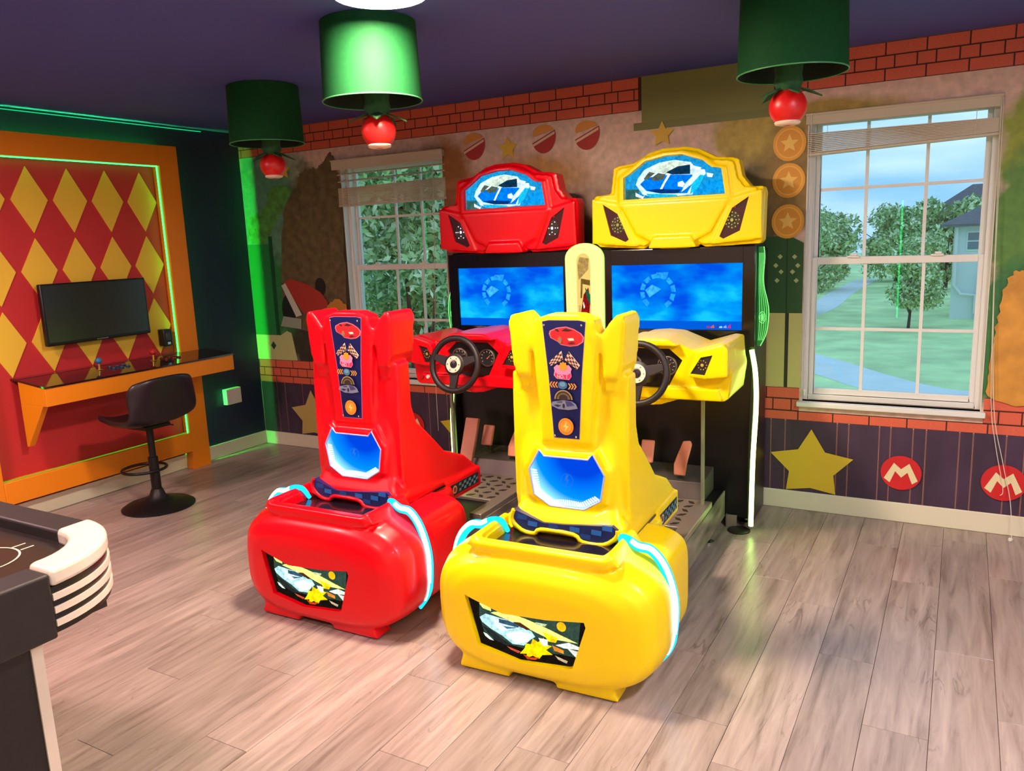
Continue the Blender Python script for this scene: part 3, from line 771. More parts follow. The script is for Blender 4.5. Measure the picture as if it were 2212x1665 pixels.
# ================================================================== RACING MACHINES
M_red = mat('gloss_red_plastic', (230, 0, 20), .34, spec=.35, coat=.12)
M_yel = mat('gloss_yellow_plastic', (255, 222, 0), .34, spec=.35, coat=.12)
M_redm = M_red; M_yelm = M_yel
M_rubber = mat('wheel_rubber', (24, 20, 22), .5)
M_navyp = mat('navy_decal', (14, 22, 84), .35)
M_alum = mat('aluminium', (178, 168, 156), .38, .75)
M_grey = mat('steel_grey', (104, 98, 94), .45, .5)
M_cyan = glow('cyan_neon', (24, 190, 255), CYAN)
M_core = glow('neon_core', (214, 246, 255), CORE)
M_lime = glow('lime_neon', (190, 255, 110), LIME)
M_finline = glow('fin_edge_glow', (130, 255, 130), 1.6)
M_fin = mat('green_acrylic', (22, 96, 40), .15, emit=(24, 150, 60), es=.35)

def sup(cx, cz, hw, hz, y, e=3.2, n=56):
    r = []
    for i in range(n):
        a = 2*PI*i/n; c, s = math.cos(a), math.sin(a)
        r.append((cx+hw*math.copysign(abs(c)**(2/e), c), y, cz+hz*math.copysign(abs(s)**(2/e), s)))
    return r

def build_meshes():
    D = {}
    # --- rear base
    b = MB()
    def ring(y, hw, z0, z1, e): return sup(0, (z0+z1)/2, hw, (z1-z0)/2, y, e)
    b.loft([ring(-2.325, .27, .10, .36, 3.2), ring(-2.318, .345, .055, .41, 3.4), ring(-2.30, .395, .03, .45, 3.4), ring(-2.265, .43, .022, .485, 3.2), ring(-2.20, .45, .02, .508, 3.1), ring(-2.13, .452, .02, .512, 3.1), ring(-2.06, .445, .025, .51, 3.2), ring(-2.01, .42, .04, .49, 3.4)])
    b.loft([ring(-2.08, .405, .05, .47, 6), ring(-1.76, .405, .05, .47, 6), ring(-1.71, .395, .06, .455, 5), ring(-1.685, .36, .09, .42, 4)])
    for x0, x1 in ((-.33, -.13), (.07, .29)):      # foot tabs under the rear face
        b.prism([(x0-.01, .005), (x1+.01, .005), (x1-.01, .07), (x0+.01, .07)], 'y', -2.298, -2.2)
    b.prism([(-.3, .49), (-.25, .49), (-.25, .535), (-.27, .535)], 'y', -2.27, -2.0)   # lips beside the tray
    b.prism([(.3, .49), (.25, .49), (.25, .535), (.27, .535)], 'y', -2.27, -2.0)
    b.box(-.27, .27, -2.285, -2.24, .48, .52)
    pic = [(-.285, .318), (-.13, .272), (.05, .28), (.19, .298), (.196, .28), (.142, .115), (.125, .108), (-.07, .093), (-.235, .125)]
    D['pic'] = pic
    D['base'] = fuse(b, .0085, 5, [MB().box(-.245, .245, -2.245, -1.6, .468, .8), MB().prism(pic, 'y', -2.5, -2.302)])
    # --- seat
    s = MB()
    def rr(hw, yb, yf, z, r=.03): return [(x, y, z) for x, y in rrect(-hw, hw, yb, yf, r, 4)]
    s.loft([rr(.235, -1.90, -1.36, .385), rr(.235, -1.92, -1.34, .43), rr(.24, -2.015, -1.36, .472), rr(.245, -2.03, -1.80, .50), rr(.238, -2.03, -1.80, .53), rr(.215, -2.01, -1.81, .565), rr(.205, -1.99, -1.82, .60), rr(.205, -1.985, -1.84, .75), rr(.2, -1.965, -1.86, .86), rr(.19, -1.955, -1.87, .95), rr(.195, -1.955, -1.88, 1.05), rr(.20, -1.955, -1.885, 1.10), rr(.17, -1.955, -1.89, 1.17), rr(.14, -1.955, -1.895, 1.25), rr(.11, -1.955, -1.90, 1.28)])
    # spine with decal
    s.prism([(-.105, .83), (.105, .83), (.11, .95), (.125, 1.1), (.132, 1.25), (.118, 1.305), (.06, 1.325), (-.06, 1.325), (-.118, 1.305), (-.132, 1.25), (-.125, 1.1), (-.11, .95)], 'y', -1.985, -1.90)
    for k in (-1, 1):
        ear = [(.145, 1.085), (.205, 1.085), (.222, 1.13), (.235, 1.29), (.226, 1.318), (.205, 1.325), (.175, 1.295), (.14, 1.245)]
        s.prism([(k*x, z) for x, z in ear], 'y', -1.978, -1.80)
        s.prism([(k*x, z) for x, z in [(.15, 1.04), (.19, 1.04), (.205, 1.10), (.15, 1.10)]], 'y', -1.965, -1.82)
        wing = [(-1.955, 1.10), (-1.865, 1.10), (-1.865, .9), (-1.835, .82), (-1.745, .745), (-1.62, .63), (-1.45, .565), (-1.33, .475), (-1.33, .378), (-1.60, .378), (-1.75, .40), (-1.93, .45), (-1.965, .6), (-1.965, .86)]
        s.prism(wing, 'x', k*.165, k*.238)
        s.box(min(k*.2, k*.25), max(k*.2, k*.25), -1.64, -1.32, .375, .475)
        foot = [(-1.90, .46), (-1.62, .44), (-1.60, .40), (-1.66, .37), (-1.90, .40)]
        s.prism(foot, 'x', k*.19, k*.262)
    # bulge around the light
    lp = [(-.11, .803), (-.09, .781), (.09, .781), (.11, .803), (.155, .725), (.138, .625), (.07, .583), (-.07, .583), (-.138, .625), (-.155, .725)]
    D['lp'] = lp
    big = [(x*1.16, .69+(z-.69)*1.16) for x, z in lp]
    s.prism(big, 'y', -2.003, -1.9)
    s.prism([(x*.72, .69+(z-.69)*.8) for x, z in big], 'y', -2.0, -1.9)
    D['seat'] = fuse(s, .0075, 4, [MB().prism(lp, 'y', -2.1, -1.992)])
    # --- marquee
    mk = [(-.455, 1.79), (-.438, 1.815), (-.35, 1.822), (-.332, 1.955), (-.3, 1.966), (-.22, 1.974), (-.13, 2.022), (-.06, 2.038), (.06, 2.038), (.13, 2.022), (.22, 1.974), (.3, 1.966), (.332, 1.955), (.35, 1.872), (.392, 1.818), (.452, 1.815), (.462, 1.79), (.455, 1.548), (.44, 1.532), (.165, 1.522), (.11, 1.556), (.075, 1.52), (-.075, 1.52), (-.11, 1.556), (-.165, 1.522), (-.42, 1.54), (-.44, 1.56)]
    box = [(-.27, 1.785), (-.268, 1.9), (-.225, 1.925), (-.15, 1.978), (-.04, 1.998), (.05, 1.998), (.155, 1.962), (.2, 1.925), (.25, 1.915), (.27, 1.785)]
    D['box'] = box
    m = MB().prism(mk, 'y', -.47, -.375)
    m.prism([(x*.93, 1.77+(z-1.77)*.93) for x, z in mk], 'y', -.488, -.4)
    # raised brow around the windscreen, sculpted hood with lower lip
    m.prism([(x*1.1, 1.88+(z-1.88)*1.17) for x, z in box], 'y', -.50, -.4)
    m.prism([(-.29, 1.76), (.29, 1.76), (.20, 1.60), (.12, 1.56), (-.12, 1.56), (-.20, 1.60)], 'y', -.505, -.4)
    m.prism([(-.13, 1.525), (.13, 1.525), (.10, 1.585), (-.10, 1.585)], 'y', -.522, -.4)
    for k in (-1, 1):
        m.prism([(k*.30, 1.765), (k*.45, 1.80), (k*.455, 1.56), (k*.2, 1.535)], 'y', -.497, -.4)
    head = [(.388, 1.768), (.305, 1.715), (.242, 1.575), (.262, 1.562), (.345, 1.6)]
    D['head'] = head
    cut = [MB().prism(box, 'y', -.6, -.478)]
    for k in (-1, 1): cut.append(MB().prism([(k*x, z) for x, z in head], 'y', -.6, -.486))
    D['marquee'] = fuse(m, .0065, 4, cut)
    # --- dashboard
    half = [(0, 1.105), (.085, 1.098), (.215, 1.046), (.345, 1.084), (.386, 1.078), (.392, .985), (.402, .94), (.386, .815), (.362, .80), (.145, .80), (.05, .768), (0, .766)]
    dh = half + [(-x, z) for x, z in half[::-1] if x > 0]
    d = MB().prism(dh, 'y', -.93, -.55)
    for k in (-1, 1):
        d.prism([(k*.205, .925), (k*.285, .915), (k*.392, .93), (k*.392, 1.06), (k*.37, 1.083), (k*.245, 1.05)], 'y', -.985, -.8)
    d.prism([(-.16, 1.07), (.16, 1.07), (.1, 1.104), (-.1, 1.104)], 'y', -.985, -.7)
    d.prism([(-.36, .805), (.36, .805), (.34, .86), (-.34, .86)], 'y', -.945, -.7)
    dp = [(-.165, .995), (-.1, 1.05), (.1, 1.05), (.165, .995), (.10, .87), (.05, .855), (-.05, .855), (-.10, .87)]
    D['dp'] = dp
    vent = [(.322, 1.032), (.266, 1.02), (.216, .94), (.285, .935)]
    D['vent'] = vent
    cut = [MB().prism(dp, 'y', -1.2, -.915)]
    for k in (-1, 1): cut.append(MB().prism([(k*x, z) for x, z in vent], 'y', -1.2, -.975))
    D['dash'] = fuse(d, .0065, 3, cut)
    return D
D = build_meshes()

def screen_mat():
    m = bpy.data.materials.new('race_screen'); m.use_nodes = True
    nt = m.node_tree; nt.nodes.clear(); N = nt.nodes.new; L = nt.links.new
    o = N('ShaderNodeOutputMaterial'); e = N('ShaderNodeEmission'); t = N('ShaderNodeTexCoord')
    mp = N('ShaderNodeMapping'); mp.inputs['Location'].default_value = (3.1, 0, 1.2); mp.inputs['Scale'].default_value = (4.2, 1, 8.5)
    n = N('ShaderNodeTexNoise'); n.inputs['Scale'].default_value = 1; n.inputs['Detail'].default_value = 5; n.inputs['Roughness'].default_value = .48
    L(t.outputs['Object'], mp.inputs[0]); L(mp.outputs[0], n.inputs['Vector'])
    sx = N('ShaderNodeSeparateXYZ'); L(t.outputs['Object'], sx.inputs[0])
    zr = N('ShaderNodeMapRange'); zr.inputs['From Min'].default_value = 1.15; zr.inputs['From Max'].default_value = 1.43; zr.inputs['To Min'].default_value = .10; zr.inputs['To Max'].default_value = -.10
    L(sx.outputs['Z'], zr.inputs['Value'])
    xr = N('ShaderNodeMapRange'); xr.inputs['From Min'].default_value = -.35; xr.inputs['From Max'].default_value = .35; xr.inputs['To Min'].default_value = .06; xr.inputs['To Max'].default_value = -.04
    L(sx.outputs['X'], xr.inputs['Value'])
    ad = N('ShaderNodeMath'); L(n.outputs['Fac'], ad.inputs[0]); L(zr.outputs[0], ad.inputs[1])
    ad2 = N('ShaderNodeMath'); L(ad.outputs[0], ad2.inputs[0]); L(xr.outputs[0], ad2.inputs[1])
    r = N('ShaderNodeValToRGB'); el = r.color_ramp.elements
    el[0].position = .36; el[0].color = lin((0, 84, 238)); el[1].position = .68; el[1].color = lin((24, 206, 255))
    x = el.new(.50); x.color = lin((0, 136, 250)); x = el.new(.57); x.color = lin((0, 165, 255))
    L(ad2.outputs[0], r.inputs['Fac'])
    # sea strip at the foot of the picture
    gt = N('ShaderNodeMath'); gt.operation = 'LESS_THAN'; gt.inputs[1].default_value = 1.133; L(sx.outputs['Z'], gt.inputs[0])
    mx = N('ShaderNodeMix'); mx.data_type = 'RGBA'; L(gt.outputs[0], mx.inputs['Factor']); L(r.outputs['Color'], mx.inputs[6]); mx.inputs[7].default_value = lin((0, 96, 226))
    L(mx.outputs[2], e.inputs['Color']); e.inputs['Strength'].default_value = 1.0
    L(e.outputs[0], o.inputs['Surface'])
    return m
M_screen = screen_mat()

def light_mat():
    m = bpy.data.materials.new('blue_light_panel'); m.use_nodes = True
    nt = m.node_tree; nt.nodes.clear(); N = nt.nodes.new; L = nt.links.new
    o = N('ShaderNodeOutputMaterial'); e = N('ShaderNodeEmission'); t = N('ShaderNodeTexCoord')
    mp = N('ShaderNodeMapping'); mp.inputs['Location'].default_value = (-.06/.245, 0, -.81/.245); mp.inputs['Scale'].default_value = (1/.245, 0, 1/.245)
    le = N('ShaderNodeVectorMath'); le.operation = 'LENGTH'; L(t.outputs['Object'], mp.inputs[0]); L(mp.outputs[0], le.inputs[0])
    r = N('ShaderNodeValToRGB'); el = r.color_ramp.elements
    el[0].position = .40; el[0].color = (0, .05, .62, 1); el[1].position = 1.05; el[1].color = (.9, 1.3, 1.6, 1)
    x = el.new(.78); x.color = (.0, .25, 1.0, 1); x = el.new(.95); x.color = (.25, .75, 1.3, 1)
    L(le.outputs['Value'], r.inputs['Fac']); L(r.outputs['Color'], e.inputs['Color']); e.inputs['Strength'].default_value = BLUEP
    L(e.outputs[0], o.inputs['Surface'])
    return m
M_light = light_mat()

def racer(name, loc, rz, M_shell, label, neon_side):
    R = tag(empty(name, loc, rz), label, 'arcade machine', 'racing arcade machines')
    # ---------------- cabinet
    c = MB().box(-.41, .41, -.44, -.09, .05, 1.53)
    c.build('cabinet', M_black, R, bevel=.008)
    for k in (-1, 1):
        MB().prism([(-.09, .03), (-.50, .03), (-.50, .55), (-.46, .78), (-.44, .95), (-.44, 1.5), (-.09, 1.5)], 'x', k*.405, k*.42).build('side_panel', mat('dark_side_panel', (26, 24, 24), .4), R)
        MB().tube(smoothpath([(k*.405, -.452, .985), (k*.428, -.462, .86), (k*.436, -.475, .68), (k*.43, -.51, .4), (k*.425, -.51, .04)], 6), .0125, 10).build('neon_tube', M_lime, R, smooth=60)
        MB().lathe([(.03, 0), (.03, .01), (.012, .018), (.012, .06)], 14, Matrix.Translation((k*.37, -.36, 0))).build('levelling_foot', M_chrome, R, smooth=40)
        MB().lathe([(.03, 0), (.03, .01), (.012, .018), (.012, .06)], 14, Matrix.Translation((k*.37, -.14, 0))).build('levelling_foot', M_chrome, R, smooth=40)
    mo = MB()
    mo.box(-.42, -.357, -.468, -.44, 1.0, 1.52).box(.357, .42, -.468, -.44, 1.0, 1.52).box(-.357, .357, -.468, -.44, 1.437, 1.52).box(-.357, .357, -.468, -.44, 1.0, 1.088)
    bz = mo.build('monitor_bezel', mat('glossy_bezel', (20, 17, 20), .14, spec=.5), R, bevel=.003)
    sc = MB().box(-.36, .36, -.455, -.44, 1.085, 1.44).build('screen', M_screen, bz)
    ov = []
    cx, cz = -.095, 1.29
    Eg = E((60, 180, 255), 1.0); Eg2 = E((36, 160, 252), 1.0)
    for i in range(12):
        a = 2*PI*i/12+.2
        if 4.3 < a % (2*PI) < 5.1: continue
        pts = [(cx+r*math.cos(t), cz+r*1.0*math.sin(t)) for r, t in ((.075, a-.2), (.1, a-.2), (.1, a+.2), (.075, a+.2))]
        ov.append((pts, Eg2))
    ov.append(([(cx-.07, cz+.01), (cx-.03, cz+.04), (cx+.02, cz+.015), (cx-.045, cz-.03)], Eg))
    ov.append(([(cx-.005, cz+.075), (cx+.05, cz+.07), (cx+.06, cz+.105), (cx-.005, cz+.105)], Eg2))
    prints('gauge_graphic', sc, ov, lambda u, v, h: (u, -.455-h, v)); ov = []
    for i, cc in enumerate(((200, 40, 90), (230, 90, 60), (40, 70, 160), (170, 220, 255), (120, 170, 240), (190, 40, 120))):
        ov.append(([(.17+.022*i, 1.098), (.188+.022*i, 1.098), (.186+.022*i, 1.108+.006*(i % 3)), (.172+.022*i, 1.106)], E(cc, 1.0)))
    prints('logo_graphic', sc, ov, lambda u, v, h: (u, -.455-h, v))
    MB().box(-.06, .06, -.4695, -.468, 1.05, 1.053).build('maker_mark', mat('faint_mark', (90, 84, 84), .4), bz)
    # side fins of engraved acrylic
    fo = [(.0, 1.515), (.028, 1.515), (.033, 1.46), (.028, 1.36), (.034, 1.30), (.05, 1.235), (.058, 1.17), (.048, 1.07), (.018, 1.0), (.0, 1.0)]
    for k in ((1,) if neon_side > 0 else (-1,)):
        f = [(k*(.422+x), z) for x, z in smoothpath(fo[1:9], 5)]
        f = [(k*.422, 1.515)]+f+[(k*.422, 1.0)]
        fin = MB().prism(f, 'y', -.40, -.392).build('acrylic_fin', M_fin, R)
        ln = MB()
        edge = smoothpath([(k*(.422+x), -.402, z) for x, z in fo[1:9]], 6)
        ln.tube(edge, .0022, 5)
        for q in (.2, .4, .6, .8):
            ln.tube([(k*.422+(p[0]-k*.422)*q, -.4015, p[2]) for p in edge[4:-3]], .0009, 4)
        ln.tube([(k*(.447)+.016*math.cos(a), -.402, 1.15+.03*math.sin(a)) for a in [2*PI*i/20 for i in range(20)]], .0012, 4, True)
        for i in range(6):
            a = PI*i/6
            ln.tube([(k*.447+.012*math.cos(a), -.402, 1.15+.022*math.sin(a)), (k*.447-.012*math.cos(a), -.402, 1.15-.022*math.sin(a))], .001, 4)
        ln.build('engraved_lines', M_finline, fin)
    MB().box(-.3, .3, -.38, -.12, 1.53, 1.86).build('marquee_box', M_black, R, bevel=.005)
    # ---------------- marquee
    mq = shell('marquee_shell', D['marquee'], M_shell, R)
    bx = D['box']
    def cm(cx, cy): return (-.268+(cx-100)*(.526/1980), 1.785+(960-.045*(cx-100)-cy)*(.208/870)-.003)
    def pl(*p): return [cm(*q) for q in p]
    car = [([(x*.985, 1.88+(z-1.88)*.97) for x, z in bx], E((26, 150, 214), 1.0)),
           (pl((120, 720), (400, 720), (400, 930), (130, 940)), E((60, 110, 104), .8)),
           (pl((1800, 540), (2050, 560), (2060, 780), (1500, 830)), E((10, 150, 232), 1.1)),
           (pl((340, 620), (390, 480), (520, 300), (820, 160), (1130, 110), (1450, 170), (1560, 330), (1720, 330), (1740, 420), (1560, 620), (1480, 850), (1100, 880), (780, 910), (480, 830)), E((206, 240, 250), 1.15)),
           (pl((430, 610), (560, 470), (1040, 420), (1480, 430), (1500, 600), (1380, 820), (860, 820), (560, 760)), E((0, 120, 236), 1.1)),
           (pl((500, 500), (620, 345), (740, 380), (560, 520)), E((100, 108, 84), .8)),
           (pl((640, 500), (800, 380), (960, 410), (900, 520), (720, 545)), E((92, 104, 88), .8)),
           (pl((660, 345), (830, 190), (1130, 140), (1420, 200), (1430, 250), (1120, 330), (1080, 410)), E((206, 224, 206), 1.05)),
           (pl((960, 370), (1200, 250), (1440, 220), (1440, 420), (1090, 420)), E((16, 54, 84), .8)),
           (pl((800, 800), (900, 600), (1000, 420), (1050, 425), (940, 610), (850, 800)), E((236, 248, 255), 1.3)),
           (pl((560, 740), (780, 720), (1260, 740), (1200, 820), (860, 820)), E((4, 60, 130), .8)),
           (pl((1200, 590), (1290, 560), (1340, 620), (1300, 690), (1200, 670)), E((240, 252, 255), 1.6)),
           (pl((1360, 600), (1520, 430), (1620, 400), (1560, 560), (1320, 760), (1260, 800)), E((200, 230, 255), 1.3)),
           (pl((1480, 620), (1640, 440), (1720, 460), (1600, 720), (1440, 850)), E((20, 190, 250), 1.1)),
           (pl((340, 790), (500, 880), (550, 810), (490, 930), (340, 870)), E((226, 240, 250), 1.2)),
           (pl((1460, 230), (1660, 290), (1640, 370), (1520, 350)), E((220, 240, 252), 1.2)),
           (pl((1760, 400), (1890, 430), (1870, 500), (1780, 490)), E((230, 245, 255), 1.2)),
           (pl((560, 820), (780, 820), (1200, 850), (1180, 880), (800, 910), (640, 890)), E((30, 190, 240), 1.0))]
    prints('lightbox_picture', mq, car, lambda u, v, h: (u, -.479-h, v))
    gp = mat('smoke_lens', (58, 44, 20) if neon_side > 0 else (60, 20, 26), .25)
    for k in (-1, 1):
        hp = [(k*x, z) for x, z in D['head']]
        if k < 0: hp = hp[::-1]
        cxh, czh = k*.305, 1.655
        ly = [(hp[::-1], gp), (ell(cxh, czh, .04, .045, 20), mat('speaker_dark', (40, 32, 16), .4))]
        dots = (E((214, 190, 90), .9) if neon_side > 0 else E((226, 226, 255), 1.6))
        for ri, nn in ((.034, 12), (.02, 8)):
            for i in range(nn):
                a = 2*PI*i/nn
                if neon_side < 0 and (i % 2): continue
                ly.append((ell(cxh+ri*math.cos(a), czh+ri*1.15*math.sin(a), .0036, .0036, 6), dots))
        ly.append((ell(cxh, czh, .008, .009, 8), dots))
        ly.append(([(cxh-.01, czh+.06), (cxh+.02, czh+.06), (cxh+.012, czh+.085)], P((150, 30, 24))))
        prints('headlamp_lens', mq, ly, lambda u, v, h: (u, -.487-h, v), .0004)
    # ---------------- dashboard
    da = shell('dashboard', D['dash'], M_shell, R)
    gly = [(D['dp'], mat('gauge_well', (26, 20, 20), .3))]
    prints('gauge_panel', da, gly, lambda u, v, h: (u, -.916-h, v))
    for k in (-1, 1):
        gx = k*.088
        MB().lathe([(.05, 0), (.05, .008), (.043, .011), (.043, .004), (.001, .004)], 24, Matrix.Translation((gx, -.917, .965)) @ Matrix.Rotation(PI/2, 4, 'X')).build('gauge_ring', mat('gauge_bezel', (110, 100, 88), .3, .7), da, smooth=40)
        ly = [(ell(gx, .965, .042, .042, 24), P((18, 18, 24)))]
        for i in range(9):
            a = -.6+i*(PI+1.2)/8
            ly.append(([(gx+r*math.cos(a+t), .965+r*math.sin(a+t)) for r, t in ((.03, -.03), (.038, -.03), (.038, .03), (.03, .03))], P((220, 220, 210))))
        ly.append(([(gx-.003, .96), (gx+.002, .958), (gx+.026, .985)], P((230, 120, 40))))
        prints('gauge_face', da, ly, lambda u, v, h: (u, -.9225-h, v), .0003)
        vp = [(k*x, z) for x, z in D['vent']]
        ly = [(vp, P((24, 18, 16)))]
        cxv, czv = k*.272, .983
        for i in range(10):
            a = 2*PI*i/10; ly.append((ell(cxv+.02*math.cos(a), czv+.022*math.sin(a), .003, .003, 6), P((190, 160, 60))))
        ly.append((ell(cxv, czv, .008, .008, 10), P((190, 160, 60))))
        prints('speaker_vent', da, ly, lambda u, v, h: (u, -.976-h, v), .0003)
    for bx_, cc in ((-.335, (180, 20, 20)), (-.295, (230, 226, 215))):
        MB().lathe([(.012, 0), (.012, .006), (.009, .01), (.001, .011)], 14, Matrix.Translation((bx_, -.945, .845)) @ Matrix.Rotation(PI/2, 4, 'X')).build('dash_button', mat('dash_button_%d' % cc[1], cc, .3), da, smooth=40)
    # ---------------- steering wheel
    WM = Matrix.Translation((0, -1.12, .955)) @ Matrix.Rotation(PI/2-.22, 4, 'X')
    wh = MB().tube([WM @ Vector((.142*math.cos(2*PI*i/40), .142*math.sin(2*PI*i/40), 0)) for i in range(40)], .0165, 10, True).build('steering_wheel', M_rubber, R, smooth=60)
    for a in (.28, PI-.28, -PI/2):
        ca, sa = math.cos(a), math.sin(a)
        p = [(.03*ca-.03*sa, .03*sa+.03*ca), (.138*ca-.016*sa, .138*sa+.016*ca), (.138*ca+.016*sa, .138*sa-.016*ca), (.03*ca+.03*sa, .03*sa-.03*ca)]
        MB().prism(p, 'z', -.012, .008, M=WM).build('spoke', M_rubber, wh, bevel=.003)
    MB().lathe([(.06, -.015), (.06, .008), (.052, .013), (.001, .013)], 30, WM).build('hub', M_rubber, wh, smooth=40)
    MB().lathe([(.045, .0132), (.045, .0165), (.026, .0165), (.024, .013), (.001, .013)], 30, WM).build('hub_ring', mat('hub_cream', (226, 208, 184), .35), wh, smooth=40)
    for i in range(6):
        a = 2*PI*i/6
        MB().lathe([(.0035, .0165), (.0035, .0185), (.001, .019)], 8, WM @ Matrix.Translation((.0355*math.cos(a), .0355*math.sin(a), 0))).build('hub_screw', M_chrome, wh)
    MB().lathe([(.022, .0132), (.02, .017), (.001, .019)], 20, WM).build('horn_badge', mat('badge_dark', (46, 44, 52), .25, .4), wh, smooth=40)
    MB().lathe([(.035, -.2), (.035, -.01)], 20, WM).build('column_boot', M_rubber, wh, smooth=40)
    # ---------------- platform, pedals
    pf = MB().box(-.27, .27, -1.72, -.44, .05, .2).build('platform', M_blackm, R, bevel=.006)
    for k in (-1, 1):
        MB().box(min(k*.27, k*.276), max(k*.27, k*.276), -1.70, -.46, .06, .205).build('side_art', mat('side_art_print', (120, 112, 104), .3, noise=((7, 5, 22), .75)), pf)
        MB().prism([(k*.272, .205), (k*.272, .235), (k*.205, .235), (k*.205, .205)], 'y', -1.38, -.75).build('rail_cover', M_alum, pf, bevel=.003)
        MB().box(k*.235-.008, k*.235+.008, -.81, -.795, .2, .80).build('support_post', mat('post_metal', (150, 160, 130), .4, .4), R)  # green of the LED light on the steel is put into this tint
        MB().lathe([(.032, 0), (.032, .008), (.01, .016), (.01, .06)], 14, Matrix.Translation((k*.245, -.72, 0))).build('levelling_foot', M_chrome, pf, smooth=40)
    tr = MB().box(-.2, .2, -1.12, -.70, .2, .218).build('tread_plate', M_alum, pf, bevel=.003)
    lug = None
    for i in range(6):
        for j in range(6):
            if lug is None:
                lug = MB().prism([(-.026, 0), (0, -.012), (.026, 0), (0, .012)], 'z', 0, .003).mesh('tread_lug', mat('tread_dark', (62, 52, 44), .45, .5))
            o = link('tread_lug', lug, tr); o.location = (-.165+.066*i, -1.08+.066*j, .218); o.rotation_euler = (0, 0, .7 if (i+j) % 2 else -.7)
    MB().prism([(-.70, .2), (-.66, .30), (-.44, .33), (-.44, .2)], 'x', -.21, .21).build('pedal_deck', M_grey, pf, bevel=.004)
    M_ped = mat('pedal_metal', (224, 146, 110), .45)  # orange-pink of the warm light is put into the pedal colour
    # foot rest, brake, accelerator
    MB().prism([(-.70, .235), (-.675, .225), (-.55, .515), (-.575, .525)], 'x', -.285, -.195).build('foot_rest', M_ped, pf, bevel=.004)
    bk = MB().prism([(-.63, .375), (-.613, .37), (-.565, .485), (-.582, .492)], 'x', -.155, -.08).build('brake_pedal', M_ped, pf, bevel=.008)
    MB().tube([(-.118, -.60, .43), (-.118, -.55, .31)], .01, 8).build('pedal_arm', M_grey, bk, smooth=60)
    ac = MB().prism([(.045, .33), (.105, .33), (.11, .40), (.128, .50), (.118, .52), (.08, .515), (.055, .44), (.04, .39)], 'y', 0, .02, M=Matrix.Translation((.0, -.66, .33)) @ Matrix.Rotation(-.35, 4, 'X') @ Matrix.Translation((0, 0, -.33))).build('accelerator_pedal', M_ped, pf, bevel=.006)
    MB().tube([(.075, -.57, .40), (.075, -.55, .29)], .008, 8).build('pedal_arm', M_grey, ac, smooth=60)
    # ---------------- rear base
    bs = shell('rear_base', D['base'], M_shell, R)
    MB().box(-.244, .244, -2.243, -1.62, .46, .469).build('tray', mat('tray_black', (18, 14, 24), .18, coat=.3), bs)
    def pm(cx, cy): return (-.285+(cx-40)*(.485/1880), .318-((cy-.2*(cx-40))-140)*(.2/900))
    def pp(*p): return [pm(*q) for q in p]
    K = (22, 18, 16)
    pc = D['pic']
